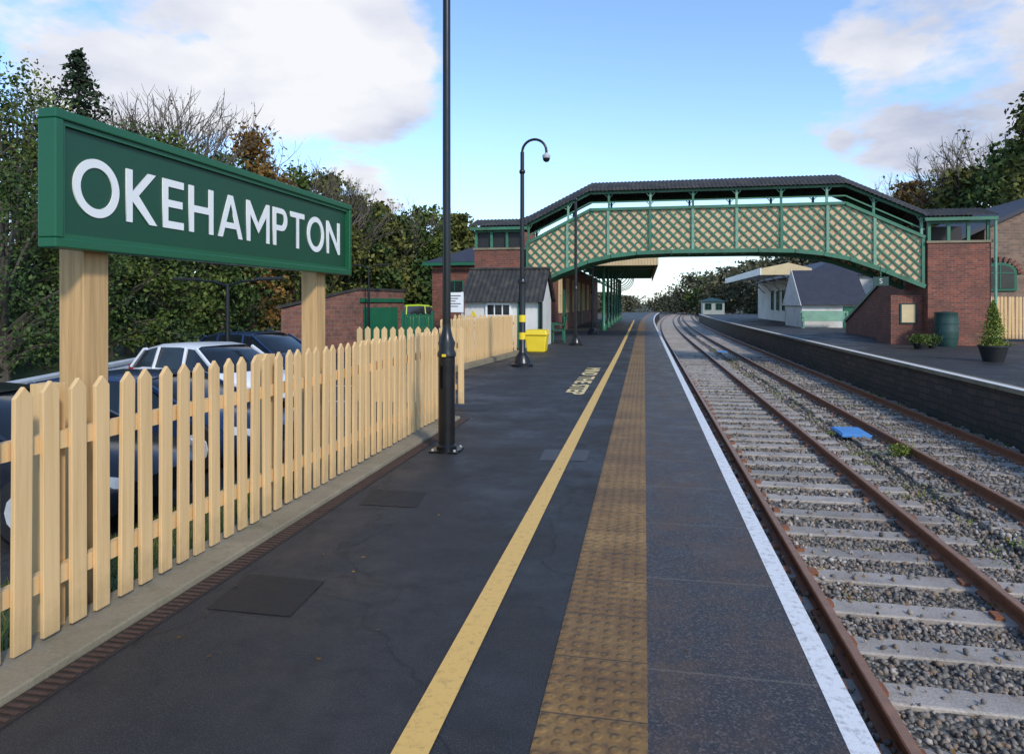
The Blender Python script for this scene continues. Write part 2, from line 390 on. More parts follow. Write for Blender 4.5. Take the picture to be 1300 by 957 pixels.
m.add(vs, [(j*(nx+1)+i, j*(nx+1)+i+1, (j+1)*(nx+1)+i+1, (j+1)*(nx+1)+i) for j in range(ny) for i in range(nx)])
struct(m.build('ballast_bed', bal))
m = MB(); strip(m, -3, 11, 100, 600, -1.2); struct(m.build('trackbed', bal))
ico = np.array([(0,0,-1),(.72,-.53,-.45),(-.28,-.85,-.45),(-.89,0,-.45),(-.28,.85,-.45),(.72,.53,-.45),(.28,-.85,.45),(-.72,-.53,.45),(-.72,.53,.45),(.28,.85,.45),(.89,0,.45),(0,0,1)])
icf = [(0,1,2),(1,0,5),(0,2,3),(0,3,4),(0,4,5),(1,5,10),(2,1,6),(3,2,7),(4,3,8),(5,4,9),(1,10,6),(2,6,7),(3,7,8),(4,8,9),(5,9,10),(6,10,11),(7,6,11),(8,7,11),(9,8,11),(10,9,11)]
SL0, SLP = 1.5, .66
def stones(N, x0, x1, y0, y1, sz):
    P = np.stack([rng.uniform(x0,x1,N), rng.uniform(y0,y1,N), np.full(N,-1.10)], 1)
    dy = np.abs((P[:,1]-SL0+SLP/2) % SLP - SLP/2); on = (dy < .13)
    for xc, keep in ((2.17,.04),(5.12,.22)):
        bad = on & (np.abs(P[:,0]-xc) < 1.24) & (rng.random(N) > keep)
        P = P[~bad]; on = on[~bad]; N = len(P)
    lift = np.where(on & (np.abs(P[:,0]-2.17) < 1.24), .045, np.where(on & (np.abs(P[:,0]-5.12) < 1.24), .03, 0))
    P[:,2] += rng.uniform(-.016,.012,N)+lift
    P[:,2] -= np.where((P[:,0]>3.45)&(P[:,0]<3.85), .06, 0)+np.where(P[:,0]>5.95,.04,0)*(lift==0)
    sc = sz*rng.uniform(.5,1.35,(N,1,1))*rng.uniform(.6,1.2,(N,1,3))
    a = rng.uniform(0,6.28,N); bb = rng.uniform(0,6.28,N)
    Q = ico[None]*sc*rng.uniform(.75,1.2,(N,12,1))
    ca, sa, cb, sb = np.cos(a)[:,None], np.sin(a)[:,None], np.cos(bb)[:,None], np.sin(bb)[:,None]
    x, y, z = Q[...,0], Q[...,1], Q[...,2]
    y, z = cb*y-sb*z, sb*y+cb*z; x, y = ca*x-sa*y, sa*x+ca*y
    return (np.stack([x,y,z],-1)+P[:,None,:]).reshape(-1,3)
V = np.concatenate([stones(32000,.76,6.4,2.8,8,.021), stones(20000,.76,6.4,8,16,.026), stones(11000,.76,6.4,16,34,.036)])
o = bulk('ballast_stones', V, 12, icf, stone_m); tag(o, 'loose grey and brown ballast stones between the rails', 'ballast', kind='stuff')
# ------------------------------------------------------------------ tracks
def railprof(x, zt): return [(x-.07,zt-.15),(x+.07,zt-.15),(x+.07,zt-.135),(x+.012,zt-.115),(x+.012,zt-.045),(x+.036,zt-.035),(x+.036,zt-.004),(x+.028,zt),(x-.028,zt),(x-.036,zt-.004),(x-.036,zt-.035),(x-.012,zt-.045),(x-.012,zt-.115),(x-.07,zt-.135)]
def track(label, xc, y1, zs):
    t = empty('railway_track', (xc,0,-1.1), label, 'railway track', None)
    for sx in (-.752,.752):
        ys = ysamp(-2, y1); pr = railprof(xc+sx, -.94); k = len(pr); m = MB(); vs = []
        for y in ys: vs += [(x+cx(y), y, z) for x, z in pr]
        fs = [(i*k+j, i*k+(j+1)%k, (i+1)*k+(j+1)%k, (i+1)*k+j) for i in range(len(ys)-1) for j in range(k)]
        m.add(vs, fs); r = m.build('rail', rust, t)
        m = MB(); strip(m, xc+sx-.027, xc+sx+.027, -2, y1, -.9385); m.build('rail_head', railtop, r)
    first = None; rest = MB(); n = 0; y = SL0; ch = []
    while y < y1-2:
        if n < 98:
            if first is None:
                m = MB(); m.box(xc-1.27,xc+1.27,y-.128,y+.128,-1.16,zs); first = m.build('sleeper', slp, t, bev=.014); y00 = y
                for sx in (-.752,.752):
                    for q in (-.12,.12):
                        m = MB(); m.box(xc+sx+q-.035, xc+sx+q+.035, y-.06, y+.06, zs-.003, zs+.03); ch.append(m.build('rail_chair', rust, first))
            else:
                c = first.copy(); COL.objects.link(c); c.parent = t; c.location = (cx(y)+random.uniform(-.05,.05), y-y00+random.uniform(-.015,.015), random.uniform(-.014,.004)); c.rotation_euler = (0,0,random.uniform(-.008,.008))
                if n < 34:
                    for q in ch: d_ = q.copy(); COL.objects.link(d_); d_.parent = c
        else: rest.box(xc-1.27+cx(y),xc+1.27+cx(y),y-.125,y+.125,-1.16,zs)
        n += 1; y += SLP
    o = rest.build('sleeper', slp, t); o['kind'] = 'stuff'
    return t
track('rusty railway track with pale wet sleepers beside the near platform edge', 2.17, 200, -1.062)
track('rusty overgrown railway track beside the dark wall of the opposite platform', 5.12, 170, -1.085)
c = gp(1080, 546, -1.03)
m = MB(); t = empty('track_panel', (c.x,c.y,-1.1), 'square blue panel lying in the ballast between the two tracks', 'panel')
m.box(c.x-.27,c.x+.27,c.y-.42,c.y+.42,-1.10,-1.045); m.build('cover', bluep, t, bev=.01)
m = MB(); m.box(c.x-.24,c.x+.24,c.y-.38,c.y+.38,-1.045,-1.03)
m.build('lid', bluep, t, bev=.005)
c2 = gp(917,446,-1.05); m = MB(); m.box(c2.x-.25,c2.x+.25,c2.y-.35,c2.y+.35,-1.1,-1.05); m.box(c2.x-.2,c2.x+.2,c2.y-.28,c2.y+.28,-1.05,-1.035)
tag(m.build('track_panel', bluep, bev=.01), 'small distant blue panel lying beside the near track', 'panel')
# ------------------------------------------------------------------ foliage
qf = [(0,1,2,3)]
def leafquads(P, size):
    N = len(P); a = rng.normal(size=(N,3)); a /= np.linalg.norm(a,axis=1)[:,None]; b_ = rng.normal(size=(N,3)); b_ = np.cross(a,b_); b_ /= np.linalg.norm(b_,axis=1)[:,None]
    s = size*rng.uniform(.55,1.3,(N,1)); a = a*s; b_ = b_*s*.6
    return np.stack([P-a,P-b_,P+a,P+b_],1).reshape(-1,3)
def branches(m, p, d, L, r, depth, spread=.55, upb=.15):
    q = p+d*L*.5+Vector([random.uniform(-.06,.06)*L for _ in range(3)]); e = q+(d+Vector((random.uniform(-.15,.15),random.uniform(-.15,.15),upb))).normalized()*L*.5
    m.tube([p,q,e],[r,r*.85,r*.65], 5 if r > .03 else 3, cap=False)
    if depth <= 0: return
    for k in range(random.choice((2,3,3)) if depth > 1 else 3):
        nd = (d+Vector((random.gauss(0,spread),random.gauss(0,spread),random.gauss(upb,spread*.6)))).normalized()
        st = e if k < 2 else q
        branches(m, st, nd, L*random.uniform(.6,.82), r*.62, depth-1, spread, upb)
def tree(px, Y, topy, r, kind, label, group, zb=None, lf=None, n=5000, cat='tree', X=None):
    b0 = at(px, 400, Y); x = b0.x if X is None else X; zt = at(px, topy, Y).z
    if zb is None:
        w = (np.array([x,Y])-A).dot(Nn); zb = -.85+max(0,min(w,16))*.13
    H = zt-zb; t = empty({'bare':'bare_tree','conifer':'conifer_tree'}.get(kind,'leafy_tree'), (x,Y,zb), label, cat, group)
    if lf is None: lf = max(.055, Y*.0040)
    mb = MB(); base_ = Vector((x,Y,zb-.1))
    if kind == 'bare':
        branches(mb, base_, Vector((random.uniform(-.08,.08),0,1)).normalized(), H*.30, H*.018+.03, 0, .3)
        lm = MB(); top = base_+Vector((0,0,H*.29))
        for k in range(6):
            d_ = Vector((random.gauss(0,.42),random.gauss(0,.42),1)).normalized()
            branches(lm, top-Vector((0,0,random.uniform(0,H*.08))), d_, H*.27, H*.011+.018, 5 if n > 3000 else 4, .42, .22)
        zs = max(v[2] for v in lm.v); k_ = (zt-base_.z)/(zs-base_.z)
        lm.v = [(x+(v[0]-x)*k_, Y+(v[1]-Y)*k_, base_.z+(v[2]-base_.z)*k_) for v in lm.v]
        mb.v = [(v[0], v[1], base_.z+(v[2]-base_.z)*k_) for v in mb.v]
        mb.build('trunk', bark, t); lm.build('limbs', twigm, t)
        P = np.array(lm.v)[rng.integers(0,len(lm.v),700)]+rng.normal(0,.12,(700,3))
        bulk('crown', leafquads(P, lf*.6), 4, qf, leafmat['olive'], t); return t
    if kind == 'conifer':
        mb.tube([base_, base_+Vector((0,0,H))],[.16,.02],8); pts = []
        for k in range(130):
            f = k/130; z = zb+H*(.12+.88*f); rr = r*(1-f)**.72+.08; a = k*2.4+random.random(); q = rr*random.uniform(.7,1.12)
            e = Vector((x+math.cos(a)*q, Y+math.sin(a)*q, z-.22*q)); s_ = Vector((x,Y,z)); mb.bar(s_, e, .03,.03)
            M = int(n/130*(.5+1.2*(1-f))); tt = rng.uniform(.05,1,M)[:,None]
            pts.append(np.array(s_)*(1-tt)+np.array(e)*tt+rng.normal(0,1,(M,3))*np.array([.13,.13,.09])*(.5+rr*.4)-np.array([0,0,.1])*tt)
        mb.build('trunk', bark, t); bulk('crown', leafquads(np.concatenate(pts), lf), 4, qf, leafmat['conifer'], t); return t
    h0 = H*.12
    pts = []; mb.tube([base_, base_+Vector((random.uniform(-.2,.2),0,H*.35)), base_+Vector((random.uniform(-.3,.3),0,H*.8))],[H*.02+.05,H*.014+.03,.02],8)
    nc = 60
    for k in range(nc):
        f = random.random()**.85; z = zb+h0+(H-h0)*f; env = r*(math.sin(math.pi*min(1,.22+f*.78))**.7)
        a = random.uniform(0,6.28); q = env*math.sqrt(random.random())
        cpt = Vector((x+math.cos(a)*q, Y+math.sin(a)*q*.8, z-.25*random.random()))
        s_ = base_+Vector((0,0,max(.3,(z-zb)*.55))); mb.tube([s_,(s_+cpt)/2+Vector((0,0,.15)),cpt],[.05,.035,.012],4,cap=False)
        M = n//nc; sg = r*random.uniform(.08,.24)
        pts.append(np.array(cpt)+rng.normal(0,1,(M,3))*np.array([sg,sg,sg*.7]))
        if random.random() < .5:
            for _ in range(3):
                e2 = cpt+Vector((random.gauss(0,.3),random.gauss(0,.3),random.uniform(.1,.6)))*r*.35; mb.tube([cpt,e2],[.014,.006],3,cap=False)
    P = np.concatenate(pts); P[:,2] = np.clip(P[:,2], zb+.1, zt+.3)
    mb.build('trunk', bark, t); bulk('crown', leafquads(P, lf), 4, qf, leafmat[kind], t); return t
G1 = 'trees on the bank beyond the car park'
TL = [(-40,15,80,2.8,'leafy','leafy green tree at the far left picture edge behind the name sign'),
 (22,16,88,2.1,'leafy','yellowish thinning tree above the left end of the name sign'),
 (100,21,62,2.9,'conifer','dark pointed conifer rising above the top of the green name sign'),
 (5,13.5,215,1.9,'dark','dark ivy covered tree left of the name sign'),
 (62,30,110,3,'bare','bare tree behind the pointed conifer'),
 (165,23,168,2.1,'dark','dark leafy tree just right of the pointed conifer'),
 (222,26,102,3,'bare','tall bare tree above the middle of the name sign'),
 (205,24,172,2.5,'leafy','green tree below the tall bare tree'),
 (262,31,130,2.6,'bare','second bare tree behind the brown leaved tree'),
 (318,31,164,2.1,'autumn','brown autumn tree above the letter P of the sign'),
 (280,28,205,2.3,'dark','green tree left of the brown autumn tree'),
 (365,36,180,2.6,'bare','bare tree right of the brown autumn tree'),
 (372,36,216,2.3,'leafy','bushy green tree above the right end of the name sign'),
 (415,40,225,2.2,'olive','olive tree close above the right corner of the sign'),
 (440,43,222,2.6,'bare','bare tree rising right of the name sign'),
 (452,44,256,2.5,'dark','green tree behind the small lamp post with two arms'),
 (480,46,262,2.5,'olive','brownish tree between sign and tall black pole'),
 (508,50,248,2.8,'bare','bare tree left of the tall black pole'),
 (512,49,278,2.5,'dark','green tree left of the tall black pole'),
 (540,53,270,2.5,'leafy','olive tree directly left of the black pole top of hedge'),
 (582,57,278,2.6,'olive','thin tree right of the black pole above the station roof'),
 (560,60,256,3,'bare','bare tree behind the black pole above the slate roof'),
 (610,66,290,2.6,'leafy','last green tree touching the left end of the footbridge roof')]
for px,Y,ty,r,k,lb in TL: tree(px,Y,ty,r,k,lb,G1,n=11000 if k=='conifer' else 6600)
NUM = ['one','two','three','four','five','six','seven','eight','nine','ten','eleven','twelve','thirteen','fourteen']
for i,(px,Y,ty) in enumerate([(-30,14.6,340),(35,16.5,330),(85,18.5,320),(140,21,325),(190,24,325),(235,27,325),(280,30.5,325),(325,34,330),(365,37.5,330),(410,43,330),(450,47,325),(490,50,330),(530,54,325),(570,60,325)]):
    t = tree(px,Y,ty-random.uniform(0,60),1.8+Y*.014,['dark','leafy','dark','leafy'][i%4], 'low dense bush on the wooded bank, number %s from the left in the hedge row' % NUM[i],'bushes along the foot of the wooded bank',n=4600,cat='bush'); t.name = 'hedge_bush'
G2 = 'trees behind the opposite platform'
TR = [(1150,85,212,5,'bare','bare tree above the right slope of the footbridge roof'),(1160,80,236,4.2,'autumn','brown autumn tree above the right slope of the footbridge'),
 (1215,78,190,5,'bare','bare tree above the right end of the footbridge roof'),(1262,74,155,6,'bare','tall bare tree behind the buff stone building'),(1238,72,222,5.5,'olive','olive tree behind the buff stone building'),
 (1300,66,185,5.5,'dark','dark ivy clad tree at the right picture edge'),(1322,55,118,3.0,'olive','leaved branch tips at the right picture edge')]
for px,Y,ty,r,k,lb in TR: tree(px,Y,ty,r,k,lb,G2,zb=0,n=6500)
G3 = 'distant trees beyond the bridge'
DT = ['right of the vanishing rails','first before the white canopy','second before the white canopy','above the white canopy tip','above the white canopy','above the canopy right half','above the slate roofed annex left','above the slate roofed annex','above the annex right end','beside the brick stairs','directly above the vanishing rails','left of the vanishing rails','under the tan canopy edge']
for i,(px,Y,ty,r,k) in enumerate([(862,190,374,6,'far'),(885,170,348,7,'far'),(905,160,354,5,'leafy'),(930,150,342,7,'far'),(960,140,334,7,'far'),(990,130,324,7,'far'),(1020,125,320,7,'far'),(1050,120,322,7,'far'),(1080,115,324,6,'far'),(1105,105,330,6,'leafy'),(845,230,379,6,'far'),(790,220,377,6,'far'),(768,200,373,6,'far')]):
    tree(px,Y,ty,r,k,'hazy far off tree seen through the bridge, '+DT[i],G3,zb=-1.3,n=3000,lf=.42)
m = MB(); n = 40; vs = []
for i in range(n+1):
    for j in range(9):
        x = -20+i*18; y = 300+j*60; f = j/8; vs.append((x,y,-1.4+ (26*f)*(1-math.exp(-max(0,x-20)/90))*(1+.15*math.sin(i*.6))))
m.add(vs,[(i*9+j,(i+1)*9+j,(i+1)*9+j+1,i*9+j+1) for i in range(n) for j in range(8)])
struct(m.build('hills', M_('hill_wood', (.07,.075,.045), .9, .4, .08, .3, fine=.6), smooth=True))
def plant(px, py, z, h, mat, label, spr=.18, n=260, name='weed_plant', cat='plant', lf=.03):
    c = gp(px, py, z); t = empty(name, c, label, cat); m = MB()
    for k in range(7):
        a = random.uniform(0,6.28); m.tube([c, c+Vector((math.cos(a)*spr*.4,math.sin(a)*spr*.4,h*.6)), c+Vector((math.cos(a)*spr,math.sin(a)*spr,h))],[.006,.004,.002],4)
    m.build('stem', leafmat['leafy'], t)
    P = np.array(c)+rng.normal(0,1,(n,3))*np.array([spr*.5,spr*.5,h*.25])+np.array([0,0,h*.55]); P[:,2] = np.maximum(P[:,2], z)
    bulk('leaves', leafquads(P, lf), 4, qf, mat, t); return t
plant(1143,580,-1.1,.2,leafmat['gold'],'small bright green weed in the ballast beside the blue panel',n=420,lf=.022)
plant(1040,468,-1.1,.35,leafmat['gold'],'tuft of weeds against the opposite platform wall',.25)
plant(948,432,-1.1,.5,leafmat['leafy'],'distant clump of weeds between the tracks',.4,lf=.05)
P = []
for k in range(330):
    x = random.choice((random.uniform(3.35,3.95),random.uniform(5.9,6.4),random.uniform(3.35,6.3),random.uniform(.8,6.3))); y = 3+37*random.random()**1.5
    sg = random.uniform(.03,.11)
    P.append(np.array([x,y,-1.075])+rng.normal(0,1,(26,3))*np.array([sg,sg,.012]))
o = bulk('ballast_moss', leafquads(np.concatenate(P), .014), 4, qf, leafmat['gold']); tag(o,'thin scattered weeds and moss growing through the ballast','weeds',kind='stuff')
P = np.stack([rng.uniform(.8,6.3,1300), rng.uniform(3.2,18,1300), np.full(1300,-1.055)],1); P2 = np.stack([rng.uniform(-2.1,.5,80), rng.uniform(2.4,16,80), np.full(80,.012)],1)
o = bulk('fallen_leaves', leafquads(P, .020), 4, qf, leafmat['autumn']); tag(o,'brown fallen leaves scattered over the ballast','leaves',kind='stuff')
def flatleaves(P, s):
    N=len(P); a=rng.uniform(0,6.28,N); A1=np.stack([np.cos(a),np.sin(a),np.zeros(N)],1)*s; B1=np.stack([-np.sin(a),np.cos(a),np.full(N,.25)],1)*s*.55
    return np.stack([P-A1,P-B1,P+A1,P+B1],1).reshape(-1,3)
o = bulk('fallen_leaves', flatleaves(P2,.014), 4, qf, leafmat['autumn']); tag(o,'few small fallen leaves scattered on the dark platform','leaves',kind='stuff')
N = 9000; gx = rng.uniform(-4.9,-2.62,N); gy_ = rng.uniform(.5,8.1,N); gz = -.79+.34*((gx+5)/2.42)**2
hb = rng.uniform(.05,.16,N); a = rng.uniform(0,6.28,N); wv = np.stack([np.cos(a),np.sin(a),0*a],1)*.006; ln = np.stack([rng.normal(0,.03,N),rng.normal(0,.03,N),hb],1)
G0 = np.stack([gx,gy_,gz],1); o = bulk('grass_tufts', np.stack([G0-wv,G0+wv,G0+ln+wv*.2,G0+ln-wv*.2],1).reshape(-1,3),4,qf,leafmat['leafy']); tag(o,'rough green grass growing on the verge behind the picket fence','grass',kind='stuff')
# ------------------------------------------------------------------ fences
def picket(p, q, label, group, sp=.140, w=.082, h=1.12, posts=None, zb=.05, face=1):
    p, q = Vector(p), Vector(q); d = (q-p); L = d.length; d.normalize(); ang = math.atan2(d.y,d.x)
    t = empty('picket_fence', p, label, 'fence', group)
    n = int(L/sp)+1; m = MB(); m.prism([(-w/2,0,zb),(w/2,0,zb),(w/2,0,h-.045),(0,0,h),(-w/2,0,h-.045)], (0,.02,0))
    o = m.build('picket', timber, None, bev=.003); o.parent = t; o.rotation_euler.z = ang
    for k in range(n):
        if k == 0: c = o
        else: c = o.copy(); COL.objects.link(c); c.parent = t
        c.location = d*(k*sp+random.uniform(-.004,.004))+Vector((0,0,random.uniform(-.005,.005))); c.rotation_euler = (random.uniform(-.008,.008),random.uniform(-.006,.006),ang)
    nv = Vector((-d.y,d.x,0))*face
    for z in (.28,.86):
        m = MB(); m.bar(p+nv*.045+Vector((0,0,z)), q+nv*.045+Vector((0,0,z)), .04, .075); m.build('rail', timber, t)
    k = .3
    while k < L:
        c = p+d*k+nv*.115; m = MB(); m.box(c.x-.045,c.x+.045,c.y-.045,c.y+.045,-.5,h-.02); m.build('post', timber, t); k += 1.75
    return t
G = 'tan picket fences along the platform'
picket((-2.45,.5,0),(-2.45,8.0,0),'long tan picket fence below the station name sign',G)
picket((-2.5,9.2,0),(-4.1,9.2,0),'short tan picket fence return behind the end of the long fence',G,sp=.125,face=-1)
picket((-4.1,13.6,0),(-3.62,18.8,0),'tan picket fence beyond the tall black pole, beside the yellow bin',G,sp=.13)
picket((-3.7,19.6,0),(-5.6,19.6,0),'tan picket fence in front of the white hut',G,sp=.13,face=-1)
pR = at(1249,430,30)
picket((pR.x,30,0),(pR.x+4,30,0),'tan picket fence at the right edge below the stone building','fence on the opposite platform',sp=.13,w=.1,h=1.72)
# ------------------------------------------------------------------ name sign
def letters():
    w = .160; o = {}
    def circ(cx_, cy_, rx, ry, n=48): return [(cx_+rx*math.cos(2*math.pi*k/n), cy_+ry*math.sin(2*math.pi*k/n)) for k in range(n)]
    o['O'] = (1.05, [circ(.525,.5,.525,.52), circ(.525,.5,.525-w,.52-w*.97)])
    o['K'] = (.82, [[(0,0),(w,0),(w,.40),(.61,0),(.83,0),(.32,.53),(.79,1),(.58,1),(w,.59),(w,1),(0,1)]])
    o['E'] = (.64, [[(0,0),(.64,0),(.64,.15),(w,.15),(w,.435),(.60,.435),(.60,.585),(w,.585),(w,.85),(.64,.85),(.64,1),(0,1)]])
    o['H'] = (.84, [[(0,0),(w,0),(w,.435),(.84-w,.435),(.84-w,0),(.84,0),(.84,1),(.84-w,1),(.84-w,.585),(w,.585),(w,1),(0,1)]])
    W = .97; o['A'] = (W, [[(0,0),(.175,0),(.26,.22),(W-.26,.22),(W-.175,0),(W,0),(W/2+.088,1),(W/2-.088,1)], [(.31,.36),(W-.31,.36),(W/2,.80)]])
    W = 1.04; o['M'] = (W, [[(0,0),(w,0),(w,.66),(W/2,.22),(W-w,.66),(W-w,0),(W,0),(W,1),(W-.14,1),(W/2,.46),(.14,1),(0,1)]])
    arc = [(.44+.29*math.cos(a), .70+.30*math.sin(a)) for a in [math.pi/2-math.pi*k/16 for k in range(17)]]
    arc2 = [(.43+.14*math.cos(a), .70+.155*math.sin(a)) for a in [math.pi/2-math.pi*k/16 for k in range(17)]]
    o['P'] = (.73, [[(0,0),(0,1)]+arc+[(w,.40),(w,0)], [(w,.545),(w,.855)]+arc2])
    o['T'] = (.78, [[(0,1),(0,.85),(.39-w/2,.85),(.39-w/2,0),(.39+w/2,0),(.39+w/2,.85),(.78,.85),(.78,1)]])
    W = .92; o['N'] = (W, [[(0,0),(w,0),(w,.70),(W-.14,0),(W,0),(W,1),(W-w,1),(W-w,.30),(.14,1),(0,1)]])
    return o
LT = letters()
SX = -2.62
sign = empty('station_name_sign', (SX,4.2,0), 'large green station name sign reading OKEHAMPTON on two timber posts', 'sign')
Y0, Y1, Z0, Z1 = 2.60, 5.74, 1.70, 2.325
m = MB(); m.box(SX-.03,SX+.01,Y0+.02,Y1-.02,Z0+.02,Z1-.02); m.build('board', signg, sign)
fw = .045
for (a,b_,c_,d_) in ((Y0,Y1,Z1-fw,Z1),(Y0,Y1,Z0,Z0+fw),(Y0,Y0+fw,Z0+fw,Z1-fw),(Y1-fw,Y1,Z0+fw,Z1-fw)):
    m = MB(); m.box(SX-.05,SX+.045,a,b_,c_,d_); m.build('frame', framg, sign, bev=.006)
fi = fw+.022
for (a,b_,c_,d_) in ((Y0+fw,Y1-fw,Z1-fi,Z1-fw),(Y0+fw,Y1-fw,Z0+fw,Z0+fi),(Y0+fw,Y0+fi,Z0+fi,Z1-fi),(Y1-fi,Y1-fw,Z0+fi,Z1-fi)):
    m = MB(); m.box(SX+.01,SX+.030,a,b_,c_,d_); m.build('beading', framg, sign)
word = 'OKEHAMPTON'; hh = .272; tot = 2.83/hh; gap = (tot-sum(LT[c][0] for c in word))/9; xcur = 0
for ch in word:
    w, loops = LT[ch]; cu = bpy.data.curves.new('c','CURVE'); cu.dimensions = '2D'; cu.fill_mode = 'BOTH'; cu.extrude = .003
    for lp in loops:
        sp = cu.splines.new('POLY'); sp.points.add(len(lp)-1); sp.use_cyclic_u = True
        for q,(a,b_) in zip(sp.points, lp): q.co = ((a+xcur)*hh, b_*hh, 0, 1)
    o = bpy.data.objects.new('c', cu); COL.objects.link(o); bpy.context.view_layer.update()
    me = bpy.data.meshes.new_from_object(o.evaluated_get(bpy.context.evaluated_depsgraph_get())); bpy.data.objects.remove(o)
    place_flat('letter', me, (SX+.0135, 2.725, (Z0+Z1)/2-hh/2-.008), (0,1,0), (0,0,1), white, sign)
    xcur += w+gap
for px in (107,398):
    dx, dy = ray(px); xx = SX-.13; t_ = xx/dx; yy = dy*t_
    m = MB(); m.box(xx-.07,xx+.07,yy-.08,yy+.08,-.8,Z0+.3); m.build('post', timber2, sign, bev=.006)
# ------------------------------------------------------------------ poles
def pole_big(px, py, label):
    c = gp(px, py); t = empty('lamp_post', c, label, 'lamp post')
    m = MB(); m.lathe(c, [(.15,0),(.15,.02),(.10,.022),(.10,.05),(.082,.07),(.082,.92),(.092,.93),(.092,.96),(.075,1.0),(.085,1.06),(.06,1.12),(.042,1.2),(.042,1.26)],24); m.build('base_column', black, t, smooth=True)
    m = MB(); m.tube([c+Vector((0,0,1.25)), c+Vector((0,0,6.2))],[.041,.036],16); m.build('shaft', black, t, smooth=True)
    m = MB(); m.box(c.x-.14,c.x+.14,c.y-.14,c.y+.14,.001,.018); m.build('base_plate', black, t)
    for a in (-.11,.11):
        for b_ in (-.11,.11):
            m = MB(); m.lathe((c.x+a,c.y+b_,0),[(.012,.018),(.012,.035)],6); m.build('bolt', galv, t)
    m = MB(); m.bar(c+Vector((-.035,-.076,.62)), c+Vector((-.035,-.076,.84)), .004,.06); m.build('access_door', black, t)
    m = MB(); m.lathe(c+Vector((0,0,6.2)),[(.04,0),(.06,.05),(.2,.12),(.22,.3),(.05,.4)],20); m.build('lantern', black, t, smooth=True)
    m = MB(); m.box(c.x-.02,c.x+.02,c.y-.0955,c.y-.094,.93,.955); m.build('label_plate', yelp, t)
pole_big(567,572,'tall black lamp post standing on the platform right of the long fence')
def hook_pole(px, py, topy, label, band=True, hook=True, cat='camera pole', r0=.075):
    c = gp(px, py); zt = at(px, topy, c.y).z; t = empty('camera_pole' if hook else 'lamp_post', c, label, cat)
    m = MB(); m.lathe(c, [(.25,0),(.25,.05),(.2,.08),(.16,.22),(.1,.3),(r0,.34),(r0,1.9),(r0+.02,1.92),(r0+.02,1.98),(.055,2.04)],20); m.build('base_column', black, t, smooth=True)
    if band:
        for z in (.62,1.02):
            m = MB(); m.lathe(c, [(r0+.004,z),(r0+.004,z+.16)],20); m.build('yellow_band', yelp, t, smooth=True)
    R = .28; pts = [c+Vector((0,0,2)), c+Vector((0,0,zt-R))] if hook else [c+Vector((0,0,2)), c+Vector((0,0,zt))]
    m = MB(); m.tube(pts, [.055,.045], 12); m.build('shaft', black, t, smooth=True)
    m = MB(); m.lathe(c+Vector((0,0,zt-R-.5 if hook else zt-.1)), [(.05,0),(.07,.03),(.07,.07),(.05,.1)],14); m.build('collar', black, t, smooth=True)
    if hook:
        ctr = c+Vector((R,0,zt-R)); arc = [ctr+Vector((-R*math.cos(a),0,R*math.sin(a))) for a in [math.pi*k/14 for k in range(15)]]
        arc.append(arc[-1]+Vector((0,0,-.06)))
        m = MB(); m.tube(arc, .03, 10); m.build('arm', black, t, smooth=True)
        e = arc[-1]; m = MB(); m.lathe(e+Vector((0,0,-.10)), [(.085,0),(.095,.05),(.07,.09),(.03,.12)],16); m.build('camera_housing', galv, t, smooth=True)
        m = MB(); m.lathe(e+Vector((0,0,-.19)), [(.02,0),(.06,.02),(.08,.06),(.082,.09)],16); m.build('camera_dome', glass, t, smooth=True)
hook_pole(663,465,178,'black swan neck camera pole with yellow bands beside the yellow bin')
hook_pole(731,438,252,'thin black lamp post in front of the left stair of the footbridge',False,False,'lamp post',.06)
hook_pole(752,424,340,'short thin black post under the footbridge near the canopy',False,False,'lamp post',.05)
def twin(px, Y, py, arm, label):
    c = at(px, py, Y); t = empty('street_lamp', (c.x,c.y,-.8), label, 'street lamp', 'twin arm lamps in the car park')
    m = MB(); m.tube([(c.x,c.y,-.8),(c.x,c.y,c.z-.1)],[.07,.045],12); m.build('pole', black, t, smooth=True)
    for s in (-1,1):
        e = Vector((c.x+s*arm,c.y,c.z+.03)); m = MB(); m.tube([(c.x,c.y,c.z-.12),(c.x+s*arm*.4,c.y,c.z-.01),e],[.03,.025,.02],8); m.build('arm', black, t, smooth=True)
        m = MB(); m.prism([e+Vector((-s*.15,-.14,-.02)),e+Vector((s*.5,-.1,.0)),e+Vector((s*.5,.1,.0)),e+Vector((-s*.15,.14,-.02))],(0,0,.07)); m.build('lamp_head', blackp, t, bev=.015)
twin(289,15,357,.95,'black twin arm lamp in the car park seen below the name sign')
twin(468,30,338,.55,'small distant black twin arm lamp right of the name sign')
# ------------------------------------------------------------------ crash barrier
t = empty('crash_barrier', (A[0],A[1],-.8), 'galvanised crash barrier running along the foot of the wooded bank', 'barrier')
m = MB(); vs=[]; prof=[(-.0,.40),(.05,.45),(.05,.52),(0,.57),(.05,.62),(.05,.69),(0,.74)]
for i in range(2):
    s_ = (-14, L+6)[i]
    for (o_,z) in prof:
        q = A+D*s_-Nn*o_; vs.append((q[0],q[1],-.8+z))
k=len(prof); m.add(vs,[(j,j+1,k+j+1,k+j) for j in range(k-1)]); m.build('beam', galv, t)
s_ = -14
while s_ < L+6:
    q = A+D*s_+Nn*.1; m = MB(); m.box(q[0]-.05,q[0]+.05,q[1]-.06,q[1]+.06,-.8,-.12); m.build('post', galv, t); s_ += 2.4
m = MB(); vs = []
for s_ in (-14, L+6):
    for w_, z in ((-1.1,-.8),(-1.1,-.68),(-.8,-.68)):
        q = A+D*s_+Nn*w_; vs.append((q[0],q[1],z))
m.add(vs,[(0,1,4,3),(1,2,5,4)]); struct(m.build('road_kerb', conc))
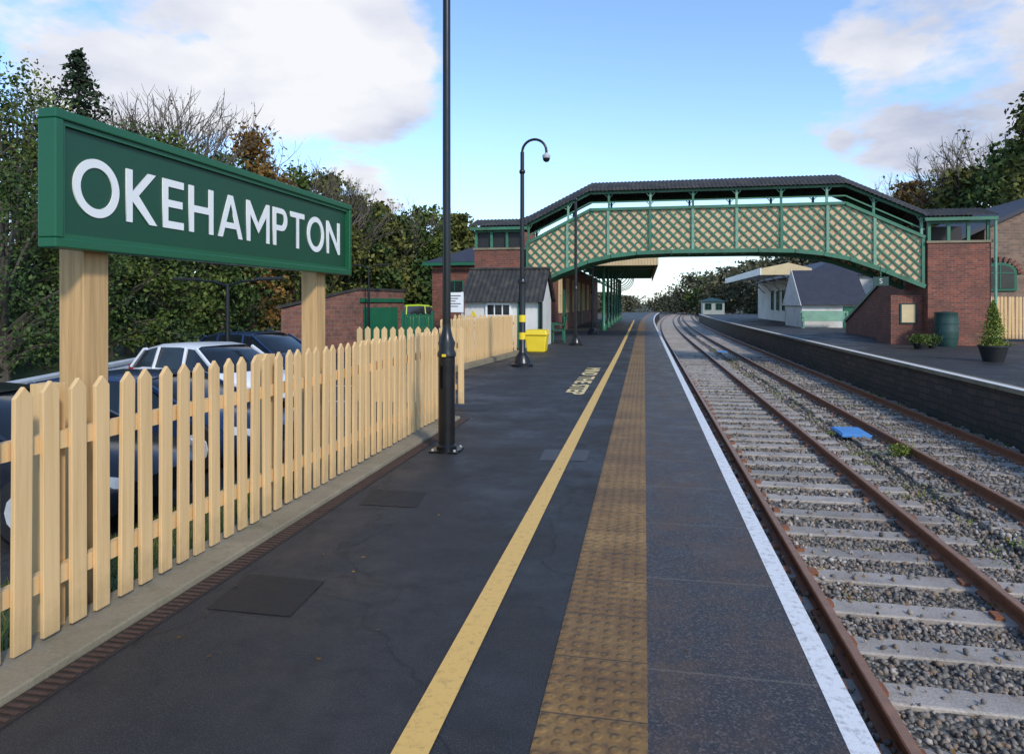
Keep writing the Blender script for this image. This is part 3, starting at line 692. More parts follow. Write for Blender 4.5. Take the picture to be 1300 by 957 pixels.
# ------------------------------------------------------------------ cars
def car(loc, rot, paint_, label, H=1.46, Lc=4.2, green_=False):
    t = empty('parked_car', (0,0,0), label, 'car', 'cars in the station car park')
    k = Lc/4.2; hz = H/1.46
    st = [(-2.1,.70,.42,.80),(-2.05,.82,.3,.93),(-1.6,.87,.22,.97),(-.6,.9,.2,.95),(.5,.9,.2,.93),(1.1,.88,.22,.92),(1.6,.86,.22,.82),(1.95,.78,.26,.70),(2.1,.62,.36,.6)]
    def ring(w,z0,z1): 
        h = [(w*.88,z0),(w*.98,z0+.1),(w,(z0+z1)/2),(w*.97,z1-.08),(w*.86,z1)]
        return [(y,z) for y,z in h]+[(-y,z) for y,z in h[::-1]]
    def loft(rows, mat, name, sm=True):
        m = MB(); n = len(rows[0][1]); vs=[]
        for x, rg in rows: vs += [(x*k,y,z*hz) for y,z in rg]
        fs=[(i*n+j,i*n+(j+1)%n,(i+1)*n+(j+1)%n,(i+1)*n+j) for i in range(len(rows)-1) for j in range(n)]
        fs += [tuple(range(n-1,-1,-1)), tuple((len(rows)-1)*n+j for j in range(n))]
        m.add(vs,fs); return m.build(name, mat, t, smooth=sm)
    loft([(x,ring(w,a,b_)) for x,w,a,b_ in st], paint_, 'body')
    cab = [(-2.02,.70,.93,.95),(-1.72,.66,.9,1.34),(-1.2,.64,.9,1.44),(-.3,.64,.9,1.46),(.25,.63,.9,1.42),(.55,.64,.9,1.3),(1.2,.68,.86,.90)]
    def cr(wt,z0,z1): return [(.80,z0),(wt+.03,max(z0+.01,z1-.06)),(wt*.85,z1),(-wt*.85,z1),(-wt-.03,max(z0+.01,z1-.06)),(-.80,z0)]
    loft([(x,cr(w,a,b_)) for x,w,a,b_ in cab], glass, 'windows')
    m = MB(); rf = cab[1:5]; vs=[]
    for x,w,a,z in rf: vs += [(x*k,-w-.035,(z-.055)*hz),(x*k,-w*.85,(z+.012)*hz),(x*k,0,(z+.022)*hz),(x*k,w*.85,(z+.012)*hz),(x*k,w+.035,(z-.055)*hz)]
    m.add(vs,[(i*5+j,i*5+j+1,(i+1)*5+j+1,(i+1)*5+j) for i in range(3) for j in range(4)]); m.build('roof', paint_, t, smooth=True)
    for s in (-1,1):
        for a,b_,w1,w2 in (((1.22*k,s*.79,.88*hz),(.28*k,s*.675,1.39*hz),.05,.05),((.0,s*.815,.9*hz),(-.05*k,s*.69,1.41*hz),.06,.04),((-1.15*k,s*.815,.9*hz),(-1.1*k,s*.69,1.4*hz),.07,.05),((-2.02*k,s*.79,.92*hz),(-1.65*k,s*.69,1.34*hz),.12,.05)):
            m = MB(); m.bar(a,b_,w1,w2); m.build('pillar', paint_, t)
    for x in (-1.32,1.28):
        for s in (-1,1):
            m = MB(); prof=[(.31,-.1),(.33,-.07),(.33,.07),(.31,.1)]
            m.tube([(x*k,s*.80+z,.33) for r,z in prof],[r for r,z in prof],22); w_ = m.build('wheel', blackp, t, smooth=True)
            m = MB(); m.tube([(x*k,s*.80+s*.095,.33),(x*k,s*.80+s*.112,.33)],[.2,.19],12)
            m.build('rim', galv, w_)
    for s in (-1,1):
        m = MB(); m.prism([(1.82*k,s*.82,.62*hz),(2.06*k,s*.62,.56*hz),(2.08*k,s*.60,.66*hz),(1.80*k,s*.83,.76*hz)],(.02,s*.015,0)); m.build('headlight', lens, t)
        m = MB(); m.box(-2.10*k,-2.02*k,min(s*.6,s*.84),max(s*.6,s*.84),.72*hz,.98*hz); m.build('tail_light', redl, t, bev=.01)
        m = MB(); m.box(.72*k,.84*k,min(s*.86,s*1.02),max(s*.86,s*1.02),.92*hz,1.04*hz); m.build('mirror', paint_, t, bev=.02)
        m = MB(); m.bar((-.2*k,s*.905,.78*hz),(-.02*k,s*.905,.78*hz),.02,.03); m.build('handle', blackp, t)
    if green_:
        for i in range(7):
            m = MB(); m.box((-1.6+i*.45)*k,(-1.6+i*.45+.22)*k,-.925,-.905,.45*hz,.85*hz); m.build('livery_patch', dgreenp, t)
    t.location = loc; t.rotation_euler.z = rot
car((-6.9,6.1,-.8), .06, card, 'dark car behind the left end of the picket fence',H=1.33)
car((-7.0,8.9,-.8), .03, carb, 'low dark blue car behind the middle of the picket fence',H=1.22,Lc=3.8)
car((-9.0,13.2,-.8), -.35, carw, 'white hatchback parked behind the picket fence',H=1.38,Lc=3.8)
car((-10.9,18.2,-.8), -.3, carb, 'dark blue car parked behind the white hatchback',H=1.40)
pc = at(538,395,46); car((pc.x,46,-.75), .5, cary, 'lime and green marked emergency vehicle beyond the brick shed', H=2.1, Lc=5, green_=True)
# ------------------------------------------------------------------ windows helper
def window(bld, p, u, w, h, fm=white, name='window', bars=(1,1)):
    p = Vector(p); u = Vector(u); n = u.cross(Vector((0,0,1))); z = Vector((0,0,1)); e = .06
    m = MB()
    m.bar(p-u*w/2-z*h/2+n*.03, p+u*w/2-z*h/2+n*.03, .08,e); m.bar(p-u*w/2+z*h/2+n*.03, p+u*w/2+z*h/2+n*.03, .08,e)
    m.bar(p-u*w/2-z*(h/2-e/2)+n*.03, p-u*w/2+z*(h/2-e/2)+n*.03, e,.08, up=tuple(n)); m.bar(p+u*w/2-z*(h/2-e/2)+n*.03, p+u*w/2+z*(h/2-e/2)+n*.03, e,.08, up=tuple(n))
    for k in range(1,bars[0]+1): 
        q = p-u*w/2+u*w*k/(bars[0]+1); m.bar(q-z*(h/2-e/2)+n*.02, q+z*(h/2-e/2)+n*.02, .035,.05, up=tuple(n))
    for k in range(1,bars[1]+1):
        q = p-z*h/2+z*h*k/(bars[1]+1); m.bar(q-u*(w/2-e/2)+n*.018, q+u*(w/2-e/2)+n*.018, .045,.035)
    o = m.build(name, fm, bld)
    m = MB(); m.bar(p-u*w/2+n*.006, p+u*w/2+n*.006, .01, h); m.build('pane', glass, o)
    return o
def hip_roof(m, x0,x1,y0,y1,z0,z1,ins=None,ov=.35):
    x0-=ov;x1+=ov;y0-=ov;y1+=ov
    if ins is None: ins=(x1-x0)/2
    xm=(x0+x1)/2
    m.add([(x0,y0,z0),(x1,y0,z0),(x1,y1,z0),(x0,y1,z0),(xm,y0+ins,z1),(xm,y1-ins,z1)],[(0,1,4),(1,2,5,4),(2,3,5),(3,0,4,5),(3,2,1,0)])
# ------------------------------------------------------------------ main station building left
b = empty('station_building', (-7,34,0), 'long red brick station building behind the white hut and footbridge', 'building')
m = MB(); m.box(-10.8,-4.4,34,66,-1.2,3.55); m.build('wall', redb, b)
m = MB(); hip_roof(m,-10.8,-4.4,34,66,3.56,5.1); rf = m.build('roof', slate, b)
m = MB(); m.box(-7.9,-7.1,44,44.8,4.4,6.2); m.box(-8,-7,43.9,44.9,6.2,6.35); m.build('chimney', redb, rf)
m = MB(); m.box(-11.2,-4.0,33.55,33.64,3.38,3.54); m.build('fascia', green, b)
for y in (36,39.5,43,46.5,50,54,58): window(b,(-4.4,y,1.9),(0,1,0),1.1,1.9,cream)
for y in (37.8,48.3): 
    m = MB(); m.box(-4.4,-4.33,y-.5,y+.5,0,2.2); m.build('door', green, b)
for x in (-9.6,-8.0,-6.2): window(b,(x,34,1.9),(1,0,0),.9,1.4,green)
cn = empty('platform_canopy', (-1.8,36,0), 'tan fronted green platform canopy beyond the footbridge', 'canopy')
m = MB(); m.box(-4.35,.72,36,36.08,3.42,4.15); m.build('end_fascia', cream, cn)
m = MB()
for k in range(34): m.box(-4.33+k*.15,-4.325+k*.15+.012,35.985,36,3.43,4.14)
m.build('fascia_batten', tanp, cn)
m = MB(); m.prism([(-4.35,36.08,4.0),(.7,36.08,4.0),(.7,36.08,4.08),(-4.35,36.08,4.3)],(0,28,0)); m.build('roof', slate, cn)
m = MB(); m.box(.66,.72,36.08,64,3.45,4.0); m.build('valance', cream, cn)
m = MB(); m.box(-4.35,.66,36.08,64,3.96,3.99); m.build('ceiling', cream, cn)
for i in range(7):
    y = 37+i*4.4
    m = MB(); m.lathe((-2.15,y,0),[(.16,0),(.16,.3),(.09,.4),(.075,3.3),(.12,3.4),(.12,3.5)],14); m.build('column', green, cn, smooth=True)
    m = MB(); m.box(-4.35,.64,y-.06,y+.06,3.7,3.9)
    for s in (-1,1):
        pts=[Vector((-2.15+s*(.1+1.1*math.sin(a)),y,2.6+1.1*(1-math.cos(a)))) for a in [math.pi/2*k/8 for k in range(9)]]
        m.tube(pts,.035,6)
    m.build('bracket', bgreen, cn)
# ------------------------------------------------------------------ white hut
hx0, hx1 = at(590,385,22).x, at(686,385,22).x
b = empty('white_hut', ((hx0+hx1)/2,22,-.8), 'small white hut with dark corrugated pitched roof beside the footbridge', 'hut')
m = MB(); m.box(hx0,hx1,22,24.6,-.8,1.55); m.build('wall', wwall, b)
m = MB(); zr = 2.62; n = 90; vs=[]
for i in range(n+1):
    x = hx0-.16+(hx1-hx0+.3)*i/n; w_ = .018*math.cos(i*math.pi*2/5)
    vs += [(x,21.75,1.5+w_),(x,23.3,zr+w_),(x,24.85,1.5+w_)]
m.add(vs,[(i*3+j,(i+1)*3+j,(i+1)*3+j+1,i*3+j+1) for i in range(n) for j in range(2)]); m.build('roof', roofd, b)
for xe in (hx0,hx1-.02):
    m = MB(); m.prism([(xe,22,1.55),(xe,24.6,1.55),(xe,23.3,zr-.08)],(.02,0,0)); m.build('gable', wwall, b)
m = MB(); m.tube([(hx0-.16,23.3,zr+.03),(hx1+.14,23.3,zr+.03)],.05,8); m.build('ridge', roofd, b)
window(b,(hx0+1.15,22,1.05),(1,0,0),.8,.75,white,bars=(2,1))
m = MB(); m.box(hx0+1.8,hx0+1.87,21.96,22,-.8,1.5); m.build('corner_post', green, b)
m = MB(); m.box(hx1-.06,hx1+.01,21.96,22,-.8,1.5); m.build('corner_post', green, b)
m = MB(); c = Vector((hx0+.3,21.97,1.1)); m.prism([c+Vector((-.12,0,-.1)),c+Vector((.12,0,-.1)),c+Vector((0,0,.12))],(0,.01,0)); m.build('warning_sign', yelp, b)
m = MB(); m.tube([(hx1+.05,21.9,-.5),(hx1+.05,21.9,1.5)],.04,8); m.build('downpipe', black, b)
c = at(576,383,20); b = empty('notice_board', (c.x,20,-.8), 'white notice board on posts left of the white hut', 'sign')
m = MB(); m.box(c.x-.35,c.x+.3,20,20.04,c.z-.32,c.z+.28); m.build('board', white, b)
m = MB()
for k in range(5): m.box(c.x-.3,c.x+.22-(k%3)*.08,19.99,20,c.z+.17-k*.08,c.z+.19-k*.08)
m.build('print', blackp, b)
for s in (-.3,.25):
    m = MB(); m.box(c.x+s-.03,c.x+s+.03,20.04,20.1,-.8,c.z+.3); m.build('post', galv, b)
# ------------------------------------------------------------------ brick shed
P0 = at(455,440,30); P0.z=-.8; PL = at(357,440,26.5); PRr = at(513,440,33.5)
b = empty('brick_shed', P0, 'low dark red stone shed with sloping roof and green door', 'shed')
zl = at(357,393,26.5).z; zc = at(455,369,30).z; zr_ = at(513,371,33.5).z
m = MB(); m.add([(PL.x,PL.y,-.8),(P0.x,P0.y,-.8),(PRr.x,PRr.y,-.8),(PL.x+PRr.x-P0.x,PL.y+PRr.y-P0.y+3,-.8),
 (PL.x,PL.y,zl),(P0.x,P0.y,zc),(PRr.x,PRr.y,zr_),(PL.x+PRr.x-P0.x,PL.y+PRr.y-P0.y+3,zl)],[(0,1,5,4),(1,2,6,5),(2,3,7,6),(3,0,4,7)]); m.build('wall', dstone, b)
ctr = Vector(((PL.x+PRr.x)/2,(PL.y+PRr.y)/2+1,0))
def outp(p,z,k=1.06): return (ctr.x+(p.x-ctr.x)*k, ctr.y+(p.y-ctr.y)*k, z)
Q = Vector((PL.x+PRr.x-P0.x,PL.y+PRr.y-P0.y+3,0))
m = MB(); m.prism([outp(PL,zl+.02),outp(P0,zc+.02),outp(PRr,zr_+.02),outp(Q,zl+.02)],(0,0,.12)); m.build('roof', roofd, b)
d_ = (Vector((PRr.x,PRr.y,0))-Vector((P0.x,P0.y,0))); Ld=d_.length; d_.normalize(); nn_ = Vector((d_.y,-d_.x,0))
m = MB(); pp = Vector((P0.x,P0.y,0))+d_*.35+nn_*.02; m.prism([pp+Vector((0,0,-.8)),pp+d_*(Ld-1)+Vector((0,0,-.8)),pp+d_*(Ld-1)+Vector((0,0,1.25)),pp+Vector((0,0,1.25))],nn_*.05); m.build('door', green, b)
m = MB(); pp = Vector((P0.x,P0.y,0))+d_*.1+nn_*.02; m.prism([pp+Vector((0,0,1.5)),pp+d_*(Ld-.2)+Vector((0,0,1.5)),pp+d_*(Ld-.2)+Vector((0,0,1.68)),pp+Vector((0,0,1.68))],nn_*.06); m.build('fascia', green, b)
c = at(530,408,26); b = empty('green_gate', (c.x,26,-.8), 'green boarded gate right of the brick shed', 'gate')
m = MB()
for k in range(9): m.box(c.x-.55+k*.125,c.x-.55+k*.125+.11,26,26.03,-.75,1.0+.04*(k%2))
m.build('board', green, b)
for s in (-.62,.62):
    m = MB(); m.box(c.x+s-.05,c.x+s+.05,25.98,26.08,-.8,1.15); m.build('post', green, b)
# ------------------------------------------------------------------ yellow grit bin, bench
c = gp(680,447); b = empty('grit_bin', c, 'yellow grit bin standing beside the end of the short fence', 'bin')
m = MB(); m.prism([(c.x-.27,c.y,0),(c.x+.27,c.y,0),(c.x+.33,c.y,.5),(c.x-.33,c.y,.5)],(0,.55,0)); m.build('body', yelp, b, bev=.03)
m = MB(); m.prism([(c.x-.36,c.y-.05,.5),(c.x+.36,c.y-.05,.5),(c.x+.3,c.y,.66),(c.x-.3,c.y,.66)],(0,.62,0)); m.build('lid', yelp, b, bev=.03)
def bench(loc, rot, mat, label, group=None, Lb=1.7):
    t = empty('bench', (0,0,0), label, 'bench', group)
    m = MB(); [m.box(-Lb/2,Lb/2,-.22+k*.11,-.13+k*.11,.42,.45) for k in range(4)]; m.build('seat', mat, t)
    m = MB(); [m.bar((-Lb/2,.24+k*.02,.52+k*.115),(Lb/2,.24+k*.02,.52+k*.115),.03,.105) for k in range(5)]; m.build('backrest', mat, t)
    for s in (-1,1):
        m = MB(); x=s*(Lb/2-.1); m.box(x-.03,x+.03,-.22,-.16,0,.66); m.box(x-.03,x+.03,.2,.26,0,.95); m.box(x-.035,x+.035,-.25,.22,.64,.68); m.build('leg', mat, t)
    t.location = loc; t.rotation_euler.z = rot
c = gp(708,433); bench((c.x,c.y,0),-math.pi/2*.9,green,'green bench on the platform between grit bin and lamp post')
# ------------------------------------------------------------------ footbridge
YB = 27.0; WB = 2.1
fb = empty('footbridge', (2.6,YB+1,0), 'covered green lattice footbridge with corrugated roof spanning both tracks', 'footbridge')
def interp(pts, x):
    if x <= pts[0][0]: return pts[0][1]
    for (a,za),(b_,zb_) in zip(pts, pts[1:]):
        if x <= b_: return za+(zb_-za)*(x-a)/(b_-a)
    return pts[-1][1]
top = [(-4.65,3.82),(-2.1,5.12),(7.25,5.12),(9.9,3.82)]
bot = [(-4.65,2.05),(-3.4,2.62),(-2.2,3.08),(-1.3,3.28),(-.3,3.40),(1,3.44),(4.2,3.44),(5.5,3.40),(6.5,3.28),(7.4,3.08),(8.6,2.62),(9.9,2.05)]
for side, yy in (('near',YB),('far',YB+WB)):
    m = MB()
    for y_off, sgn in ((0,1),(.018,-1)):
        cc = -10.0
        while cc < 20:
            inside = False; xs = -4.65; x = -4.65
            while x <= 9.9001:
                z = sgn*(x-cc); ok = interp(bot,x)+.05 < z < interp(top,x)-.05
                if ok and not inside: xs = x; inside = True
                if (not ok or x+.03 > 9.9) and inside:
                    inside = False; xe = x
                    if xe-xs > .1: m.bar((xs,yy-.03-y_off,sgn*(xs-cc)),(xe,yy-.03-y_off,sgn*(xe-cc)),.012,.064,up=(0,0,1))
                x += .03
            cc += .37
    m.build('lattice', bgreen, fb)
    m = MB(); xs = [-4.65+14.55*k/58 for k in range(59)]
    vs = []
    for x in xs: vs += [(x,yy+.0,interp(bot,x)),(x,yy+.0,interp(top,x))]
    m.add(vs,[(2*i,2*i+2,2*i+3,2*i+1) for i in range(58)]); m.build('side_panel', tanp, fb)
    for nm, pl, hh_, ww in (('top_chord',top,.11,.16),('bottom_chord',bot,.15,.2)):
        m = MB()
        for (a,za),(b_,zb_) in zip(pl,pl[1:]): m.bar((a-.01,yy-.03,za),(b_+.01,yy-.03,zb_),ww,hh_)
        m.build(nm, bgreen, fb)
    for k in range(10):
        x = -4.6+14.45*k/9
        zt_, zb_ = interp(top,x), interp(bot,x)
        m = MB(); m.box(x-.05,x+.05,yy-.09,yy-.065,zb_+.07,zt_-.05); m.build('stiffener', lgreen if k%3 else bgreen, fb)
    for k in range(10):
        x = -4.55+14.35*k/9
        ze = interp([(-4.65,4.5),(-2.1,5.74),(7.25,5.74),(9.9,4.5)],x)
        m = MB(); m.box(x-.04,x+.04,yy-.07,yy+.01,interp(top,x)+.055,ze)
        for s in (-1,1): m.bar((x,yy-.03,ze-.2),(x+s*.16,yy-.03,ze-.03+ (0 if -2.1<x<7.25 else (s*.08 if x<0 else -s*.08))),.025,.025)
        m.build('roof_post', lgreen if k%2 else bgreen, fb)
    m = MB(); ev = [(-4.65,4.5),(-2.1,5.74),(7.25,5.74),(9.9,4.5)]
    for (a,za),(b_,zb_) in zip(ev,ev[1:]): m.bar((a,yy-.03,za+.03),(b_,yy-.03,zb_+.03),.12,.10)
    m.build('eaves_beam', bgreen, fb)
    m = MB()
    for (a,za),(b_,zb_) in zip(top,top[1:]): m.bar((a,yy-.03,za+.28),(b_,yy-.03,zb_+.28),.04,.05)
    m.build('handrail', bgreen, fb)
m = MB()
fl = [(-4.65,2.4),(-2.1,3.62),(7.25,3.62),(9.9,2.4)]
for (a,za),(b_,zb_) in zip(fl,fl[1:]): m.bar((a,YB+WB/2,za),(b_,YB+WB/2,zb_),WB-.06,.1)
m.build('deck', timber2, fb)
for k in range(12):
    x = -1+8*k/11*.95; m = MB(); m.box(x-.05,x+.05,YB+.05,YB+WB-.05,3.42,3.56); m.build('cross_beam', bgreen, fb)
m = MB(); n = 620; x0,x1=-4.9,10.15; vs=[]
rp = [(-4.9,4.52),(-4.65,4.6),(-2.1,5.85),(7.25,5.85),(9.9,4.6),(10.15,4.5)]
for i in range(n+1):
    x=x0+(x1-x0)*i/n; z=interp(rp,x)+.014*math.cos(2*math.pi*x/.15)
    vs += [(x,YB-.28,z-.03),(x,YB+.1,z+.20),(x,YB+WB/2,z+.52),(x,YB+WB-.1,z+.20),(x,YB+WB+.28,z-.03)]
m.add(vs,[(i*5+j,(i+1)*5+j,(i+1)*5+j+1,i*5+j+1) for i in range(n) for j in range(4)]); m.build('roof', roofd, fb, smooth=True)
def landing(xa, xb, out):
    m = MB(); n=110; vs=[]
    for i in range(n+1):
        x = xa-.2+(xb-xa+.4)*i/n; z = 4.55+.015*math.cos(2*math.pi*x/.15); vs += [(x,YB-.4,z),(x,YB+WB/2,z+.42),(x,YB+WB+.3,z)]
    m.add(vs,[(i*3+j,(i+1)*3+j,(i+1)*3+j+1,i*3+j+1) for i in range(n) for j in range(2)]); m.build('landing_roof', roofd, fb)
    m = MB(); m.box(xa-.15,xb+.15,YB-.34,YB-.26,4.38,4.5); m.build('landing_fascia', bgreen, fb)
    m = MB()
    for k in range(4):
        x = xa+.06+(xb-xa-.12)*k/3; m.box(x-.05,x+.05,YB-.12,YB-.02,3.66,4.45)
    m.box(xa,xb,YB-.11,YB-.03,4.3,4.38); m.build('landing_frame', bgreen, fb)
    m = MB(); m.box(xa+.05,xb-.05,YB+.0,YB+.02,3.66,4.4) if out<0 else m.box(xa+.05,xb-.05,YB+WB-.1,YB+WB-.08,3.66,4.4)
    m.build('landing_shade_sheet', blackp, fb)  # black sheet standing in for the shade inside the open landing
    m = MB(); m.box(xa,xb,YB-.15,YB+WB+.1,-1.2,3.6); p_ = m.build('brick_pier', redb, fb)
    m = MB(); m.box(xa-.05,xb+.05,YB-.2,YB+WB+.15,3.6,3.68); m.build('coping', conc, p_)
landing(-6.75,-4.72,-1); landing(9.97,12.0,1)
m = MB(); m.box(9.9,12.07,YB-.24,YB+WB+.2,-.05,.35); m.build('plinth', redb, fb)
m = MB(); m.tube([(12.1,YB-.25,-.05),(12.1,YB-.25,4.4)],.05,8); m.build('downpipe', lgreen, fb)
m = MB(); m.prism([(9.97,YB+WB+.1,-.1),(9.97,37,-.1),(9.97,37,.5),(9.97,YB+WB+.1,3.2)],(2.1,0,0)); m.build('stair_flight', redb, fb)
m = MB(); m.bar((9.95,YB+WB+.1,3.28),(9.95,37,.56),.1,.12); m.build('stair_coping', bgreen, fb)
m = MB(); m.box(8.9,9.96,YB+.3,YB+WB-.2,-.1,1.75); m.build('low_brick_wall', redb, fb)
c = at(1120,357,YB-.3)
m = MB(); m.box(c.x-.26,c.x+.26,YB-.16,YB-.13,c.z-.16,c.z+.16); s_ = m.build('hanging_sign', dgreenp, fb)
text_mesh('sign_letter','S',.26,(c.x,YB-.168,c.z),(1,0,0),(0,0,1),wwall,s_)
m = MB(); m.bar((c.x,YB-.145,c.z+.16),(c.x,YB-.145,c.z+.75),.02,.02); m.build('sign_hanger', bgreen, fb)
m = MB(); m.box(9.2,9.75,YB+.26,YB+.295,.7,1.45); pb = m.build('poster_frame', dgreenp, fb)
m = MB(); m.box(9.25,9.70,YB+.25,YB+.26,.75,1.40); m.build('poster', cream, pb)
c = at(1201,420,26.25); cc_ = Vector((c.x, 26.25, -.05)); b = empty('water_butt', cc_, 'dark green water butt standing against the brick bridge pier', 'barrel')
m = MB(); m.lathe(cc_,[(.33,0),(.36,.12),(.38,.5),(.38,.55),(.37,.6),(.38,.95),(.35,1.12),(.36,1.14),(.36,1.18),(.1,1.22)],24); m.build('body', dgreenp, b, smooth=True)
for z in (.3,.78):
    m = MB(); m.lathe(cc_,[(.39,z),(.39,z+.03)],24); m.build('hoop', dgreenp, b, smooth=True)
def pot(px, py, ph, pr, fh, mat, kind, label):
    c = gp(px, py, -.05); t = empty('potted_plant', c, label, 'plant')
    m = MB(); m.lathe(c,[(pr*.7,0),(pr,ph*.9),(pr*1.08,ph*.9),(pr*1.08,ph),(pr*.9,ph)],20); m.build('pot', blackp, t, smooth=True)
    m = MB(); m.tube([c+Vector((0,0,ph*.8)), c+Vector((0,0,ph+fh*.8))],[.03,.01],6); m.build('stem', bark, t)
    N=2600
    if kind=='cone':
        f=rng.random(N)**1.3; rr=pr*.95*(1-f)**.7*np.sqrt(rng.random(N))*(1+.2*rng.normal(size=N)); a=rng.uniform(0,6.28,N)
        P=np.stack([c.x+rr*np.cos(a),c.y+rr*np.sin(a),c.z+ph+fh*f],1)
    else:
        P=np.array(c)+np.array([0,0,ph+fh*.4])+rng.normal(0,1,(N,3))*np.array([pr*.6,pr*.6,fh*.3])
    bulk('foliage', leafquads(P,.03), 4, qf, mat, t)
pot(1261,459,.42,.33,1.15,leafmat['gold'],'cone','golden green conifer in a black pot on the opposite platform')
pot(1168,443,.2,.22,.26,leafmat['leafy'],'bush','low leafy plant in a pot at the foot of the brick pier')
pot(1184,442,.18,.16,.22,leafmat['dark'],'bush','small dark potted plant beside the water butt')
# ------------------------------------------------------------------ right station building
b = empty('station_building', (13,54,0), 'white opposite platform building with windows under a canopy', 'building')
m = MB(); m.box(11.2,16,51,72,-.1,3.4); m.build('wall', wwall, b)
m = MB(); hip_roof(m,11.2,16,51,72,3.41,4.7); m.build('roof', slate, b)
for y in (52.5,54.5,56.7,59,61.5,64): window(b,(11.2,y,1.7),(0,-1,0),1.0,1.7,green)
m = MB(); m.box(11.12,11.2,57.4,58.2,-.05,2.1); m.build('door', green, b)
cn = empty('platform_canopy', (10,52,0), 'white edged canopy on the opposite platform', 'canopy')
m = MB(); m.prism([(8.0,50,3.42),(11.3,50,3.42),(11.3,50,3.85),(9.8,50,4.25),(8.0,50,3.88)],(0,.1,0)); m.build('end_fascia', cream, cn)
m = MB(); m.prism([(8.0,50.1,3.80),(11.2,50.1,3.80),(11.2,50.1,3.9),(9.8,50.1,4.2),(8.0,50.1,3.88)],(0,21,0)); m.build('roof', slate, cn)
m = MB(); m.box(7.92,8.0,50,71,3.42,3.90); m.build('valance', white, cn)
m = MB(); m.box(8.0,11.2,50.12,71,3.74,3.79); m.build('ceiling', white, cn)
for y in (52,56,60,64,68):
    m = MB(); m.tube([(11.15,y,2.4),(10.6,y,3.0),(9.4,y,3.6),(8.1,y,3.68)],.06,6); m.build('bracket', white, cn)
ax0, ax1 = at(1018,400,45).x, at(1100,400,45).x
b = empty('annex_building', ((ax0+ax1)/2,45,0), 'white walled annex with blue grey slate roof behind the green bench', 'building')
m = MB(); m.box(ax0,ax1,45,50,-.1,1.35); m.build('wall', wwall, b)
m = MB(); m.prism([(ax0-.1,44.7,1.35),(ax0-.1,47.5,3.6),(ax0-.1,50.3,1.35)],(ax1-ax0+.2,0,0)); m.build('roof', slate, b)
m = MB(); m.prism([(ax0-.14,44.6,1.30),(ax0-.14,47.5,3.68),(ax0-.14,50.4,1.30)],(.035,0,0)); m.build('gable', wwall, b)
m = MB(); m.box(ax0+2.4,ax0+3.2,44.94,45,-.05,1.25); m.build('door', green, b)
bx_ = at(1048,405,43.6).x; bench((bx_,43.6,-.05),0,lgreen,'pale green long bench in front of the slate roofed annex',None,2.7)
bench((10.5,48.5,-.05),-math.pi/2,green,'green bench under the opposite canopy')
def bicycle(loc, rot, label):
    t = empty('bicycle', (0,0,0), label, 'bicycle')
    for x in (-.52,.52):
        m = MB(); m.tube([(x+.34*math.cos(a),0,.34+.34*math.sin(a)) for a in [2*math.pi*k/24 for k in range(25)]],.022,6,cap=False)
        for k in range(8): m.bar((x,0,.34),(x+.33*math.cos(k*.785),0,.34+.33*math.sin(k*.785)),.006,.006)
        m.build('wheel', blackp, t)
    m = MB(); pts = {'b':(-.08,0,.3),'s':(-.2,0,.8),'h':(.36,0,.82),'r':(-.52,0,.34),'f':(.52,0,.34)}
    for a,b_ in ('bs','bh','sh','br','sr','hf'): m.tube([pts[a],pts[b_]],.02,6)
    m.build('frame', white, t)
    m = MB(); m.box(-.34,-.1,-.07,.07,.86,.92); m.build('saddle', blackp, t); m = MB(); m.tube([(.36,0,.8),(.34,0,1.0)],.015,6); m.tube([(.34,-.27,1.0),(.34,.27,1.0)],.015,6); m.build('handlebar', blackp, t)
    t.location = loc; t.rotation_euler.z = rot
bicycle((9.9,50.5,-.05),1.3,'white framed bicycle standing outside the opposite canopy building')
c = at(905,384,95); b = empty('distant_hut', (c.x+1,95,0), 'small distant white and green hut past the opposite platform', 'hut')
m = MB(); m.box(c.x-1.3,c.x+1.5,95,98,-.1,1.7); m.build('wall', dwall, b); m = MB(); hip_roof(m,c.x-1.3,c.x+1.5,95,98,1.71,2.2,ins=1.5); m.build('roof', dgreenp, b)
window(b,(c.x-.6,95,1.0),(1,0,0),.8,.8,green); window(b,(c.x+.8,95,1.0),(1,0,0),.8,.8,green)
bx0 = at(1250,300,42).x
b = empty('stone_building', (bx0+4,42,0), 'buff stone building with slate roof and green arched window at right', 'building')
ze, zr2 = at(1250,290,42).z, at(1330,255,42).z
m = MB(); W_ = 9.0; m.prism([(bx0,42,-.3),(bx0+W_,42,-.3),(bx0+W_,42,ze),(bx0+W_/2,42,zr2+.6),(bx0,42,ze)],(0,14,0)); m.build('wall', ybrick, b)
m = MB()
m.prism([(bx0-1.5,41.8,ze-.75),(bx0+W_/2,41.8,zr2+.72),(bx0+W_/2,41.8,zr2+.9),(bx0-1.5,41.8,ze-.5)],(0,14.5,0)); m.prism([(bx0+W_+.4,41.8,ze-.1),(bx0+W_/2,41.8,zr2+.72),(bx0+W_/2,41.8,zr2+.9),(bx0+W_+.4,41.8,ze+.15)],(0,14.5,0)); m.build('roof', slate, b)
cw = at(1268,352,42)
pts=[(cw.x-.85,41.9,cw.z-.75),(cw.x+.85,41.9,cw.z-.75)]+[(cw.x+.85*math.cos(a),41.9,cw.z+.25+.55*math.sin(a)) for a in [math.pi*k/10 for k in range(11)]]
m = MB(); m.prism(pts,(0,.095,0)); w_ = m.build('window', green, b)
pts=[(cw.x-.7,41.87,cw.z-.62),(cw.x+.7,41.87,cw.z-.62)]+[(cw.x+.7*math.cos(a),41.87,cw.z+.25+.42*math.sin(a)) for a in [math.pi*k/10 for k in range(11)]]
m = MB(); m.prism(pts,(0,.02,0)); m.build('pane', glass, w_)
